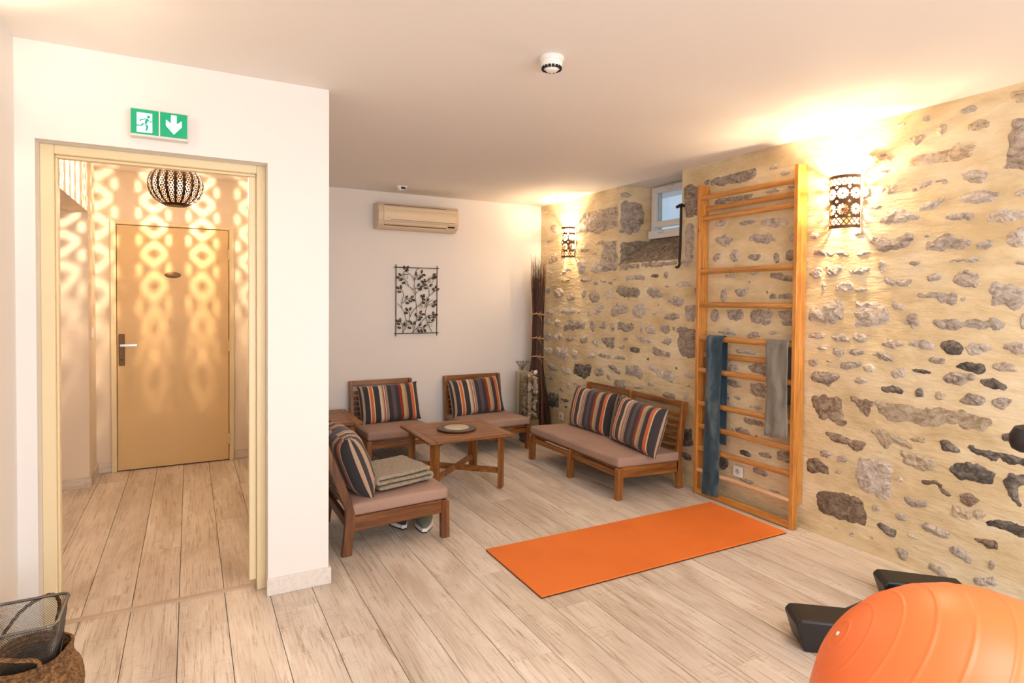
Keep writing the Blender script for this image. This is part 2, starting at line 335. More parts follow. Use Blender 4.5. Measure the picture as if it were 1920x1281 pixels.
# ------------------------------------------------------------------ room shell
XL, XS, YF, YF2, YB, ZC = -.63, 3.505, 3.139, 3.28, 5.815, 2.53
XP = .629
YR = -2.6
OX0, OX1, OZ = -.563, .338, 2.128          # doorway opening in the front wall
b = MB().box(-2.6, 4.3, YR-.1, 6.4, -.08, -.009)
floor = struct('floor', b, M['gap'], label='whitewashed plank floor running through lounge and hallway')
b = MB().box(-2.6, 4.3, YR-.1, 6.4, ZC, ZC+.12); struct('ceiling', b, M['ceil'], label='smooth off-white ceiling of the room')
b = MB().box(XL-.12, XL, YR, YF, 0, ZC); struct('wall_left', b, M['wall'], label='white plaster wall beside the doorway, left edge')
b = MB(); b.box(XL-.3, OX0, YF, YF2, 0, ZC); b.box(OX0, OX1, YF, YF2, OZ, ZC); b.box(OX1, XP, YF, YF2, 0, ZC)
struct('wall_front', b, M['wall'], label='white wall with the cream framed doorway and exit sign')
b = MB().box(.53, XP, YF2, 6.1, 0, ZC); struct('wall_middle', b, M['wall'], label='thin partition between hallway and lounge')
b = MB().box(XP, XS+.5, YB, YB+.12, 0, ZC); struct('wall_back', b, M['wall_b'], label='plain white back wall of the lounge')
# rear wall behind the camera; wide opening added as a place for the daylight fill
b = MB(); b.box(XL, -.3, YR-.1, YR, 0, ZC); b.box(3.3, 4, YR-.1, YR, 0, ZC); b.box(-.3, 3.3, YR-.1, YR, 2.4, ZC); b.box(-.3, 3.3, YR-.1, YR, 0, .3)
struct('wall_rear', b, M['wall'], label='rear wall behind the viewpoint')
# hallway
b = MB(); b.box(-.80, -.68, YF2, 4.385, 0, ZC); b.box(-.80, -.68, 4.385, 5.57, 2.122, ZC)
struct('wall_hall_left', b, M['hall'], label='hallway left wall with an opening')
b = MB(); b.box(-2.5, -.68, 5.57, 6.1, 0, ZC)
struct('wall_hall_pier', b, M['hall'], label='hallway pier left of the cream door')
b = MB(); b.box(-2.5, -.80, 4.2, 5.57, 2.125, 2.2); b.box(-2.6, -2.5, 4.0, 6, 0, 2.4); b.box(-2.5, -.8, 4.2, 4.3, 0, 2.2)
struct('wall_side_passage', b, M['hall'], label='low side passage off the hallway')
DX0, DX1, DZ = -.536, .316, 2.078
b = MB(); b.box(-.68, -.576, 5.97, 6.1, 0, ZC); b.box(.355, .53, 5.97, 6.1, 0, ZC); b.box(-.576, .355, 5.97, 6.1, 2.10, ZC)
struct('wall_hall_back', b, M['hall'], label='hallway end wall around the cream door')

# planks
PW = .1975
def planks():
    xs = [.150+PW*k for k in range(-12, 21)]
    rnd = random.Random(3)
    for i in range(len(xs)-1):
        a, c = xs[i], xs[i+1]
        if c < -2.5 or a > XS+.03: continue
        segs = []
        y = YR+rnd.random()*-2.2
        while y < 6.0:
            segs.append((y, y+2.2)); y += 2.2
        for (y0, y1) in segs:
            y0 = max(y0, YR); y1 = min(y1, 5.99)
            if y1-y0 < .03: continue
            parts = []
            lo, hi = y0, y1
            # threshold bar at y 3.27..3.31 inside the doorway; walls elsewhere hide the boards
            if c <= .36 and a >= -.66:
                for p in ((lo, min(hi, 3.272)), (max(lo, 3.31), hi)):
                    if p[1]-p[0] > .02: parts.append(p)
            else: parts.append((lo, hi))
            for p0, p1 in parts:
                if a < -.9 and p1 < 4.3: continue
                if p0 >= YB and a > XP: continue
                if a < -.9: p0 = max(p0, 4.3)
                if a > XP: p1 = min(p1, YB)
                x1 = min(c, XS+.03)
                g = .0015
                m = MB().box(a+g, x1-g, p0+.00015, p1-.00015, -.009, 0)
                m.build('plank', M['plank'], floor)
planks()
b = MB().box(-.517, .31, 3.272, 3.31, -.004, .006); struct('trim_1', b, mat('threshold_bar', (.50, .38, .28), .45), bevel=.003, label='brown threshold strip across the doorway floor')
# skirting
def skirt(name, x0, x1, y0, y1, h=.083, m='skirt', label=None):
    b = MB().box(x0, x1, y0, y1, 0, h); return struct(name, b, M[m], bevel=.0025, label=label)
skirt('baseboard_front', OX1-.006, XP+.012, YF-.013, YF, .083, 'skirt_pale', 'pale skirting board below the exit sign wall')
skirt('baseboard_middle', XP, XP+.012, YF+.0, YB, .083, 'skirt_pale', 'skirting board along the partition in the lounge')
skirt('baseboard_back', XP+.012, 3.49, YB-.013, YB, .085, 'skirt_pale', 'pale skirting board of the lounge back wall')
skirt('baseboard_hall_passage', -2.4, -.668, 5.557, 5.57, .083, 'skirt', 'whitewashed skirting in the hallway passage')
skirt('baseboard_hall_pier', -.68, -.667, 5.57, 5.957, .083, 'skirt', 'whitewashed skirting on the hallway pier')
skirt('baseboard_hall_end', -.667, -.576, 5.957, 5.97, .083, 'skirt', 'short whitewashed skirting left of the cream door')
skirt('baseboard_hall_right', .355, .53, 5.957, 5.97, .083, 'skirt', 'short whitewashed skirting right of the cream door')
# doorway frame (lining set back in the opening)
fr = tag(empty('door_1'), 'cream painted frame of the open doorway', kind='structure')
MB().box(OX0+.0, -.513, 3.224, YF2+.012, 0, OZ).build('jamb', M['cream'], fr, .003)
MB().box(-.513, -.503, 3.245, YF2+.012, 0, 2.075).build('stop', M['cream'], fr, .002)
MB().box(.296, OX1, 3.224, YF2+.012, 0, OZ).build('jamb', M['cream'], fr, .003)
m = MB().box(.262, .296, 3.25, YF2+.012, .045, 2.075); m.build('stop', M['cream'], fr, .003)
MB().box(-.513, .296, 3.224, YF2+.012, 2.088, OZ).build('head', M['cream'], fr, .003)
MB().box(-.513, .296, 3.25, YF2+.012, 2.076, 2.088).build('stop', M['cream'], fr, .002)
for zc in (.98, 1.55, 1.72):
    m = MB()
    for k in range(4): m.box(.2605, .2625, 3.262, 3.272, zc-.03+k*.018, zc-.022+k*.018)
    m.build('strike_mark', M['cream2'], fr)
# far door
d = tag(empty('door_2', (0, 5.955, 0)), 'closed cream door at the end of the hallway with bronze handle', kind='structure')
MB().box(-.576, DX0, -.012, .05, 0, 2.105).build('jamb', M['cream'], d, .004)
MB().box(DX1, .355, -.012, .05, 0, 2.105).build('jamb', M['cream'], d, .004)
MB().box(DX0, DX1, -.012, .05, DZ, 2.105).build('head', M['cream'], d, .004)
MB().box(DX0+.004, DX1-.004, -.003, .037, .010, DZ-.004).build('door_leaf', M['cream2'], d, .003)
MB().box(DX0, DX1, .037, .06, 0, DZ).build('dark_gap', M['dark'], d)
hp = MB().box(-.521, -.478, -.013, -.003, .895, 1.16).build('handle_plate', M['brass'], d, .004)
m = MB().tube([(-.50, -.013, 1.068), (-.50, -.06, 1.068)], .009, 10); m.bar((-.508, -.058, 1.068), (-.385, -.055, 1.068), .014, .02); m.build('lever', M['chrome'], hp, .002)
m = MB(); m.lathe([(.007, 0), (.007, .004)], 12, Matrix.Translation((-.50, -.0135, .945)) @ Matrix.Rotation(PI/2, 4, 'X')); m.build('keyhole', M['dark'], hp)
m = MB(); m.lathe([(.062, 0), (.060, .006), (.05, .008)], 32, Matrix.Translation((-.125, -.004, 1.665)) @ Matrix.Rotation(PI/2, 4, 'X') @ Matrix.Scale(.42, 4, (0, 1, 0))); m.build('oval_plaque', M['brass'], d, 0, True)
for z in (.2, 1.035, 1.86):
    MB().tube([(DX1-.002, -.016, z-.045), (DX1-.002, -.016, z+.045)], .008, 10).build('hinge', M['cream'], d, 0, True)
# light switch on hallway pier
o = MB().box(-.68, -.672, 5.70, 5.78, 1.14, 1.225).build('light_switch', M['white'], None, .003); tag(o, 'small white light switch on the hallway pier left of the cream door', 'switch')
MB().box(-.673, -.670, 5.715, 5.765, 1.155, 1.21).build('rocker', M['white'], o, .001)

# ------------------------------------------------------------------ the stone wall
WY0, WY1, WZ0, XW = 3.61, 4.42, 1.815, 3.80
def wob(y, z):
    return .007*noise.noise(Vector((y*1.6, z*2.2, 3.1)))+.004*noise.noise(Vector((y*5, z*8, 7.7)))
def stone_wall():
    ys = sorted(set([round(YR+.06*i, 4) for i in range(int((YB+.1-YR)/.06)+2)]+[WY0, WY1])); zs = sorted(set([round(.055*i, 4) for i in range(46)]+[WZ0, ZC+.01]))
    v = [(XS-wob(y, z)*(1), y, z) for z in zs for y in ys]; n = len(ys); f = []
    for j in range(len(zs)-1):
        for i in range(n-1):
            if ys[i] >= WY0-1e-5 and ys[i+1] <= WY1+1e-5 and zs[j] >= WZ0-1e-5: continue
            f.append((j*n+i, (j+1)*n+i, (j+1)*n+i+1, j*n+i+1))
    b = MB(); b.v = v; b.f = f
    me = bpy.data.meshes.new('wall_right'); me.from_pydata(v, [], f); me.polygons.foreach_set('use_smooth', [True]*len(f)); me.materials.append(M['mortar'])
    o = link(bpy.data.objects.new('wall_right', me)); tag(o, 'sandy mortared rubble stone wall along the right', kind='structure')
    # solid backing, window jambs and sloping sill
    k = MB(); k.box(XS+.03, XS+.55, YR, WY0-.1, 0, ZC); k.box(XS+.03, XS+.55, WY1+.02, YB+.1, 0, ZC); k.box(XS+.03, XS+.55, WY0-.1, WY1+.02, 0, WZ0-.02)
    k.build('wall_core', M['mortar'], o)
    j = MB()
    j.add([(XS-.002, WY1, WZ0-.02), (XW+.1, 4.31, WZ0-.02), (XW+.1, 4.31, ZC), (XS-.002, WY1, ZC)], [(0, 1, 2, 3)])
    j.add([(XS-.002, WY0, WZ0-.02), (XW+.1, 3.69, WZ0-.02), (XW+.1, 3.69, ZC), (XS-.002, WY0, ZC)], [(3, 2, 1, 0)])
    j.build('window_jamb', M['mortar'], o)
    return o
SW = stone_wall()
def relief_stone(pts, m, parent, seed, name='stone', to3=None, up=.011, step=None, jit=1.0):
    """irregular stone: jittered outline, interior points, rough proud face"""
    rnd = random.Random(seed); n = len(pts)
    per = sum(math.dist(pts[i], pts[(i+1) % n]) for i in range(n)); size = per/4
    st = step or max(.010, min(.035, size*.2)); out = []
    so = max(.007, min(.02, size*.085)); amp = min(.016, size*.085)*jit; area = sum(pts[i][0]*pts[(i+1) % n][1]-pts[(i+1) % n][0]*pts[i][1] for i in range(n)); sg = 1 if area > 0 else -1
    for i in range(n):
        p, q = pts[i], pts[(i+1) % n]; L = math.dist(p, q); k = max(1, int(L/so)); nx_, nz_ = (q[1]-p[1])/(L+1e-9)*sg, -(q[0]-p[0])/(L+1e-9)*sg
        for t in range(k):
            s = t/k; x_, z_ = p[0]+(q[0]-p[0])*s, p[1]+(q[1]-p[1])*s
            w_ = amp*(noise.noise(Vector((x_*22, z_*22, seed)))*.9+noise.noise(Vector((x_*70, z_*70, seed+9)))*.7)
            out.append((x_+nx_*w_+rnd.uniform(-.1, .1)*so, z_+nz_*w_+rnd.uniform(-.1, .1)*so))
    cxx = sum(p[0] for p in out)/len(out); czz = sum(p[1] for p in out)/len(out)
    def inside(x, y, P):
        c = False; k = len(P)
        for i in range(k):
            x1, y1 = P[i]; x2, y2 = P[(i+1) % k]
            if (y1 > y) != (y2 > y) and x < (x2-x1)*(y-y1)/(y2-y1)+x1: c = not c
        return c
    def dist(x, y):
        best = 9
        for i in range(len(out)):
            x1, y1 = out[i]; x2, y2 = out[(i+1) % len(out)]; dx, dy = x2-x1, y2-y1; l = dx*dx+dy*dy+1e-12
            t = max(0, min(1, ((x-x1)*dx+(y-y1)*dy)/l)); d = math.hypot(x-x1-t*dx, y-y1-t*dy); best = min(best, d)
        return best
    inner = []; g = st*.85
    x0 = min(p[0] for p in out); x1 = max(p[0] for p in out); z0 = min(p[1] for p in out); z1 = max(p[1] for p in out)
    y = z0+g*.5
    while y < z1:
        x = x0+g*.5
        while x < x1:
            a, c = x+rnd.uniform(-g, g)*.35, y+rnd.uniform(-g, g)*.35
            if inside(a, c, out) and dist(a, c) > g*.38: inner.append((a, c))
            x += g
        y += g
    allp = out+inner; no = len(out)
    res = delaunay_2d_cdt([Vector(p) for p in allp], [(i, (i+1) % no) for i in range(no)], [], 1, 1e-6)
    vs, fs, orig = res[0], res[2], res[3]
    V = []
    for k, p in enumerate(vs):
        edge = any(q < no for q in orig[k])
        h = -.003 if edge else up*(.25+.75*min(1, dist(p[0], p[1])/(size*.22)))+rnd.uniform(-.004, .0045)*min(1, size/.1)
        V.append(to3(p[0], p[1], h))
    me = bpy.data.meshes.new(name); me.from_pydata(V, [], [tuple(f) for f in fs]); me.materials.append(m)
    bm = bmesh.new(); bm.from_mesh(me); bmesh.ops.recalc_face_normals(bm, faces=bm.faces)
    s = sum((f.normal.x if to3(0, 0, 1)[0] != to3(0, 0, 0)[0] else f.normal.y) for f in bm.faces)
    if s > 0: bmesh.ops.reverse_faces(bm, faces=bm.faces)
    bm.to_mesh(me); bm.free()
    o = bpy.data.objects.new(name, me); return link(o, parent)
def face3(y, z, h): return (XS-wob(y, z)-h, y, z)
DATA = """0:1566,2464 1568,2447 1615,2445 1625,2451 1632,2468 1596,2480 1581,2476|0:1777,2469 1787,2454 1795,2456 1812,2463 1812,2481 1803,2483 1784,2483
4:1698,2384 1701,2373 1726,2361 1743,2383 1741,2393 1726,2415 1699,2407|4:1505,2378 1511,2350 1573,2349 1588,2357 1600,2384 1549,2399 1529,2394
4:1903,2470 1904,2464 1933,2462 1949,2468 1952,2473 1930,2481 1909,2478
4:1916,2229 1868,2277 1794,2284 1693,2279 1665,2316 1598,2295 1545,2262 1597,2221 1643,2196 1752,2214 1845,2221
4:2128,2300 2098,2342 2015,2337 1968,2286 2013,2271 2073,2283|4:1992,2218 1997,2212 2078,2207 2106,2213 2103,2220 2048,2229 2003,2228
0:1875,2086 1822,2138 1740,2135 1661,2137 1618,2108 1699,2095 1770,2101 1842,2079
0:1618,2145 1568,2152 1504,2130 1508,2110 1530,2077 1561,2077 1613,2107|0:1629,1992 1612,2043 1525,2045 1458,2019 1450,2008 1501,1974 1555,1976
0:1825,1997 1768,2023 1703,2035 1697,2012 1742,1980 1819,1973|4:1886,2384 1791,2389 1806,2365 1848,2329
4:1940,2120 1962,2093 1987,2091 2034,2107 2033,2136 2015,2146 1954,2140
1:1444,2144 1433,2212 1421,2275 1411,2353 1382,2360 1325,2336 1313,2109 1419,2134|4:1422,2491 1401,2495 1344,2487 1331,2430 1400,2440
0:1323,2002 1331,1995 1372,1988 1395,1998 1389,2006 1361,2019 1329,2018|0:2023,2027 2042,2017 2064,2016 2084,2017 2082,2030 2060,2032 2041,2034
0:2095,2113 2099,2100 2128,2088 2142,2104 2139,2119 2119,2141 2100,2139
0:2092,1826 2069,1865 2024,1866 1967,1838 1914,1862 1851,1856 1860,1807 1944,1758 2056,1771
0:2416,1895 2429,1876 2442,1878 2467,1888 2468,1910 2456,1914 2426,1911
0:2468,1786 2421,1815 2326,1795 2236,1783 2186,1768 2223,1746 2312,1751 2420,1764|0:2174,1755 2138,1782 2068,1777 2090,1762 2149,1742
0:2130,1889 2132,1877 2166,1874 2174,1880 2176,1891 2151,1901 2139,1899|0:2350,1660 2357,1692 2279,1700 2247,1687 2284,1639 2323,1622
0:2209,1667 2172,1689 2083,1679 2088,1656 2135,1634 2184,1642|0:2382,1651 2390,1631 2436,1621 2465,1643 2465,1664 2428,1693 2394,1688
0:2295,1547 2283,1584 2214,1607 2182,1576 2170,1552 2237,1535|0:2100,1548 2103,1540 2152,1534 2168,1543 2166,1551 2134,1563 2107,1561
0:2360,1577 2365,1555 2373,1556 2381,1563 2383,1586 2376,1592 2366,1588|0:1995,1675 1997,1659 2015,1650 2034,1677 2034,1691 2024,1713 1996,1701
0:2035,1602 1996,1630 1941,1605 1851,1614 1856,1581 1908,1554 1951,1566 1995,1584
0:2463,1350 2462,1440 2339,1467 2320,1498 2249,1480 2241,1389 2291,1338 2370,1341
0:2177,1330 2166,1373 2179,1426 2156,1468 2073,1481 2004,1470 1975,1413 1969,1368 2036,1336 2129,1321
0:1954,1453 1944,1487 1890,1454 1894,1432 1937,1436|0:1930,1352 1883,1371 1863,1416 1821,1411 1810,1362 1845,1322 1872,1349
0:1726,1929 1669,1943 1578,1936 1551,1913 1586,1894 1659,1905|0:1519,1904 1500,1922 1446,1935 1356,1913 1350,1884 1404,1871 1474,1869
0:1816,1757 1772,1800 1714,1840 1648,1834 1584,1790 1489,1797 1496,1728 1548,1736 1592,1749 1684,1738 1741,1744
0:1765,1835 1769,1830 1782,1827 1795,1835 1794,1841 1784,1849 1767,1847|0:1664,1687 1650,1707 1591,1708 1525,1712 1521,1689 1555,1678
0:1427,1796 1384,1835 1345,1841 1343,1751 1390,1749 1422,1771|0:1813,1689 1825,1680 1838,1677 1869,1687 1864,1696 1856,1702 1815,1700
0:1706,1613 1715,1594 1755,1590 1773,1596 1774,1617 1740,1631 1722,1632
1:1648,1603 1626,1633 1590,1644 1539,1620 1540,1589 1553,1554 1601,1555 1643,1582
0:1821,1498 1816,1531 1747,1541 1651,1530 1628,1504 1569,1511 1622,1473 1654,1454 1746,1488
0:1520,1473 1516,1489 1478,1494 1493,1578 1443,1577 1350,1542 1353,1484 1375,1436 1399,1436 1420,1460 1469,1459
0:1753,1359 1724,1392 1603,1401 1506,1398 1431,1406 1418,1382 1434,1344 1539,1339 1661,1323 1714,1350
0:1335,1397 1339,1361 1352,1353 1357,1365 1358,1405 1348,1424 1342,1423|0:1342,1666 1351,1655 1360,1656 1377,1661 1378,1674 1369,1676 1349,1674
0:2040,1951 2000,1996 1913,2001 1821,1950 1835,1923 1990,1912|0:2345,1262 2385,1242 2412,1240 2471,1246 2457,1273 2431,1278 2369,1280
0:2203,1256 2205,1234 2278,1230 2301,1241 2312,1262 2253,1282 2225,1277|0:2097,1263 2116,1235 2137,1233 2176,1249 2175,1281 2160,1290 2109,1284
0:2350,1184 2351,1174 2390,1172 2402,1177 2407,1186 2376,1195 2361,1193|0:2238,1160 2247,1143 2267,1138 2301,1158 2300,1176 2289,1189 2240,1181
0:2111,1168 2126,1159 2158,1152 2207,1169 2198,1180 2176,1193 2113,1188|0:2083,1175 2008,1194 1951,1173 1930,1134 2007,1143
1:2017,1231 1977,1271 1905,1255 1889,1236 1944,1211|0:1862,1238 1844,1267 1763,1276 1730,1247 1747,1214 1806,1222
2:1699,1249 1672,1278 1617,1274 1597,1241 1609,1206 1670,1205|0:1584,1242 1558,1270 1495,1271 1470,1243 1525,1217 1570,1206
0:1425,1254 1411,1280 1343,1288 1318,1234 1375,1230|1:2401,1094 2415,1070 2435,1069 2456,1078 2458,1105 2441,1113 2415,1109
0:2302,1105 2311,1098 2321,1098 2341,1102 2342,1111 2334,1113 2307,1111|0:2250,1076 2251,1108 2134,1123 2125,1089 2213,1058
0:2048,1091 2051,1070 2089,1067 2103,1076 2108,1097 2077,1114 2061,1112|0:1878,1075 1886,1060 1925,1049 1949,1066 1945,1084 1916,1106 1886,1105
2:1743,1103 1759,1088 1805,1089 1826,1092 1837,1108 1793,1112 1771,1110|1:1682,1161 1692,1153 1723,1147 1754,1162 1751,1171 1727,1184 1687,1180
1:2448,1000 2404,1038 2268,1039 2249,1014 2324,951 2422,966|1:2087,1008 2109,994 2124,990 2159,998 2151,1017 2140,1023 2098,1023
2:1886,975 1898,963 1970,957 2015,970 2015,983 1956,1001 1903,998|2:1783,986 1784,967 1812,961 1818,971 1820,990 1800,1006 1790,1002
4:1674,987 1687,965 1702,961 1717,967 1715,995 1702,1002 1686,1003|2:1628,1140 1589,1171 1506,1168 1495,1132 1523,1111 1595,1129
1:1681,1081 1655,1115 1555,1111 1523,1092 1599,1049 1667,1052|2:1516,1089 1461,1100 1406,1070 1418,1048 1466,1048 1510,1072
1:1369,1162 1369,1144 1435,1140 1456,1152 1466,1168 1414,1187 1386,1181|1:1611,972 1566,1012 1483,1002 1520,952 1578,951
1:1471,986 1429,1014 1379,1007 1416,955 1452,963
3:2451,878 2342,884 2201,905 2069,898 2063,831 2092,791 2154,815 2173,865 2228,865 2226,768 2189,757 2243,711 2319,742 2438,716 2398,774
4:2052,914 2002,909 1906,907 1770,912 1630,927 1457,901 1504,815 1601,826 1629,844 1739,803 1857,801 1967,797 2009,823
3:2376,630 2318,669 2196,658 2090,654 2089,611 2141,582 2232,606 2346,609
4:2070,727 1999,741 1887,730 1847,697 1817,668 1870,652 1933,671 1964,618 1997,648 2031,700
4:1768,723 1771,714 1822,708 1839,717 1838,726 1803,738 1775,736|2:1695,738 1661,753 1599,713 1612,695 1680,695
2:1368,826 1374,810 1405,803 1417,811 1415,829 1392,844 1377,845|2:1567,729 1551,748 1470,747 1378,747 1304,740 1303,693 1407,691 1533,698
1:2305,527 2319,503 2351,502 2367,504 2369,532 2339,541 2325,543|1:2203,520 2216,501 2245,497 2259,501 2258,524 2234,533 2219,534
1:2241,430 2247,421 2267,419 2274,422 2275,432 2259,436 2250,436|3:2462,464 2410,481 2341,461 2307,384 2357,394 2460,376
0:2140,541 2062,559 1962,555 1934,533 1941,360 2000,342 2132,370 2146,479|4:1889,643 1830,656 1729,639 1704,618 1728,565 1809,558 1881,574
2:1651,611 1600,650 1533,660 1452,630 1456,592 1477,561 1553,572 1598,553 1633,583
2:1415,597 1385,641 1303,657 1301,604 1345,586 1333,511 1352,493 1378,533 1404,575|0:1878,482 1879,469 1900,468 1905,473 1908,485 1892,493 1886,491
3:1814,501 1715,521 1672,506 1630,452 1689,461 1714,495 1807,482|3:1596,482 1551,501 1507,476 1556,433 1590,451
1:1877,372 1858,399 1812,391 1755,401 1755,368 1824,346|4:1635,418 1583,421 1474,436 1484,401 1565,355 1651,347 1634,385
2:1510,361 1463,396 1391,416 1297,414 1296,358 1369,353 1441,365 1483,361
3:2397,264 2338,289 2232,311 2116,308 2077,238 2076,164 2189,141 2302,143 2378,158|1:2002,281 2014,262 2029,260 2042,263 2041,288 2027,292 2015,295
0:1860,268 1859,259 1893,251 1911,266 1912,274 1890,290 1862,283|2:2018,183 1990,204 1913,187 1909,149 1954,140 1996,162
0:1788,186 1794,175 1836,175 1848,178 1857,189 1820,194 1807,192|1:1777,251 1753,280 1644,277 1643,231 1684,229 1752,239
3:1533,276 1429,301 1431,257 1470,249|0:1645,190 1619,206 1573,204 1542,164 1549,135 1589,152 1624,165
1:1439,169 1441,160 1452,150 1462,169 1460,179 1453,197 1440,192|1:1904,80 1885,98 1845,88 1850,37 1883,38|1:1735,41 1724,73 1675,65 1645,31 1686,21
0:1523,75 1510,87 1441,116 1432,76 1487,49 1520,51|1:2268,84 2157,91 2053,105 1988,85 2052,83 2141,66 2251,66
1:3430,2396 3220,2411 2910,2414 2859,2378 2959,2323 3219,2333 3292,2356|1:3267,2216 3261,2249 2906,2240 2893,2217 3009,2191 3231,2200
0:2721,2391 2723,2377 2768,2372 2778,2380 2781,2393 2749,2406 2733,2403|0:2628,2332 2641,2322 2662,2317 2697,2332 2691,2345 2676,2355 2631,2352
0:2708,2229 2711,2219 2773,2215 2807,2227 2815,2236 2765,2251 2721,2246|0:2575,2242 2593,2225 2608,2226 2642,2235 2639,2257 2624,2261 2585,2260
1:3590,2387 3509,2398 3429,2355 3410,2155 3569,2150|0:3146,2059 3151,2039 3233,2032 3250,2043 3256,2063 3197,2081 3168,2077
0:2885,2042 2934,2019 2986,2016 3042,2020 3032,2049 2983,2055 2928,2057|0:2877,2016 2828,2052 2708,2043 2616,2007 2660,1972 2753,1967
0:2952,1928 2914,1956 2777,1938 2728,1893 2800,1868 2938,1895|0:3270,1956 3155,1979 3085,1929 3153,1874 3225,1896
0:2572,1903 2580,1874 2605,1876 2617,1882 2623,1911 2600,1918 2587,1916|0:3035,1799 3032,1776 3079,1761 3102,1797 3108,1816 3076,1856 3040,1837
0:2846,1784 2871,1767 2894,1762 2953,1778 2941,1799 2926,1808 2852,1806|0:2698,1765 2696,1748 2724,1737 2737,1763 2740,1777 2722,1806 2701,1792
1:2573,1791 2593,1756 2620,1750 2646,1763 2644,1804 2623,1817 2592,1815|0:3202,1803 3210,1789 3251,1776 3274,1794 3269,1811 3240,1836 3209,1833
1:2771,1666 2700,1673 2586,1639 2607,1600 2688,1622 2759,1634|0:3054,1666 3052,1653 3124,1646 3145,1658 3153,1670 3101,1687 3066,1682
0:2852,1671 2868,1663 2895,1659 2941,1671 2933,1682 2913,1690 2855,1687|0:3138,1521 3155,1481 3167,1473 3196,1494 3190,1545 3181,1559 3148,1559
0:3077,1556 2945,1576 2944,1533 3022,1501|1:2824,1543 2793,1553 2698,1526 2578,1541 2605,1481 2756,1491
0:2916,1616 2915,1609 2941,1606 2948,1612 2951,1618 2932,1626 2922,1624|0:3206,1350 3218,1330 3256,1315 3296,1353 3292,1378 3262,1412 3213,1402
0:3144,1412 2994,1420 2993,1350 3059,1326 3115,1346|0:2929,1416 2755,1424 2742,1378 2777,1310 2914,1320
1:2695,1410 2582,1422 2574,1333 2636,1321 2683,1370|0:3047,1242 3052,1230 3149,1224 3204,1239 3215,1250 3137,1269 3068,1262
0:2847,1239 2852,1218 2933,1212 2950,1223 2955,1243 2897,1262 2868,1258|0:2711,1257 2718,1252 2745,1246 2770,1257 2765,1263 2746,1274 2713,1271
1:2574,1332 2580,1316 2637,1313 2658,1320 2665,1336 2617,1350 2593,1348|0:2873,1121 2887,1094 3002,1093 3035,1100 3059,1127 2958,1141 2922,1137
1:2958,1012 2856,1040 2786,1029 2784,959 2884,971|0:3022,979 3047,948 3065,941 3107,958 3098,997 3084,1009 3035,1008
1:3165,876 3063,908 2985,849 3061,839|1:2919,894 2784,911 2788,798 2910,811|1:3103,752 3105,728 3152,722 3189,756 3197,777 3162,807 3112,789
0:3003,773 3010,762 3028,762 3055,772 3058,782 3045,787 3008,783|0:2808,730 2840,716 2880,715 2915,717 2911,734 2873,738 2840,740
1:2980,615 2951,645 2806,647 2791,602 2935,599|1:3071,536 2995,575 2875,538 2762,525 2846,507 3009,511
2:2898,388 2901,370 2979,367 3003,376 3015,392 2952,408 2922,404|1:2730,415 2732,398 2804,396 2827,404 2838,420 2779,435 2751,431
1:2686,460 2582,483 2580,393 2678,403|2:3102,276 3127,224 3154,214 3186,231 3181,296 3159,314 3123,315
1:2757,292 2779,261 2843,263 2872,269 2888,302 2827,310 2796,306|1:2873,189 2904,171 2935,168 2998,180 2990,200 2970,208 2888,204
0:2660,179 2675,174 2701,172 2743,179 2737,186 2716,191 2665,189|0:2572,92 2602,80 2632,82 2688,87 2692,100 2662,102 2594,100
2:3570,439 3458,460 3456,325 3567,301|2:3471,218 3492,202 3528,197 3586,220 3579,240 3550,255 3479,249
0:5514,1344 5569,1314 5608,1314 5681,1320 5671,1360 5628,1363 5556,1366|0:5102,1353 5183,1324 5257,1314 5445,1341 5407,1378 5356,1394 5120,1390
0:5022,1359 5034,1338 5051,1338 5067,1346 5071,1369 5055,1374 5035,1371|0:4764,1339 4750,1403 4663,1435 4590,1405 4676,1359 4719,1327
1:4526,1371 4438,1450 4371,1459 4266,1418 4290,1359 4369,1349 4476,1312 4511,1328
0:4220,1394 4165,1440 4043,1445 4018,1374 4053,1341 4101,1311 4188,1329|0:3860,1440 3863,1434 3884,1431 3889,1434 3889,1441 3874,1447 3866,1446
0:3878,1367 3897,1351 3910,1351 3934,1354 3931,1375 3916,1377 3892,1378|1:3823,1370 3683,1377 3631,1374 3614,1330 3735,1307 3789,1325
0:3560,1435 3442,1444 3441,1364 3469,1306 3548,1318|0:4840,1343 4846,1327 4874,1322 4886,1329 4884,1347 4863,1361 4850,1362
0:5587,1236 5626,1197 5665,1202 5741,1219 5746,1264 5706,1271 5616,1264|0:5397,1217 5413,1187 5447,1179 5505,1213 5504,1244 5484,1266 5401,1253
1:5350,1169 5264,1274 5061,1281 4948,1252 4962,1168 5109,1170 5314,1141|0:4767,1214 4784,1179 4805,1166 4850,1205 4843,1246 4831,1270 4771,1261
0:4568,1237 4607,1200 4632,1199 4689,1210 4679,1259 4651,1264 4594,1268|1:4464,1232 4479,1187 4501,1185 4524,1202 4526,1252 4508,1266 4479,1259
1:4428,1275 4368,1281 4288,1259 4225,1286 4174,1247 4198,1213 4287,1188 4406,1203
0:4072,1244 4077,1198 4096,1200 4104,1211 4109,1258 4093,1272 4083,1265|0:3900,1217 3899,1194 3990,1184 4033,1213 4046,1233 3978,1267 3917,1253
0:3721,1233 3753,1197 3780,1200 3841,1220 3837,1265 3809,1272 3740,1270
1:3712,1251 3618,1263 3429,1253 3430,1034 3593,1019 3647,1135 3628,1210 3680,1223
0:5557,1078 5606,1018 5665,1018 5720,1023 5719,1098 5658,1108 5609,1114|0:5355,1086 5408,1040 5442,1039 5517,1052 5504,1112 5467,1119 5391,1123
1:5114,1078 5167,1044 5231,1043 5291,1046 5289,1089 5223,1095 5170,1098|1:4892,1067 4900,1050 4981,1031 5036,1065 5028,1083 4977,1118 4894,1106
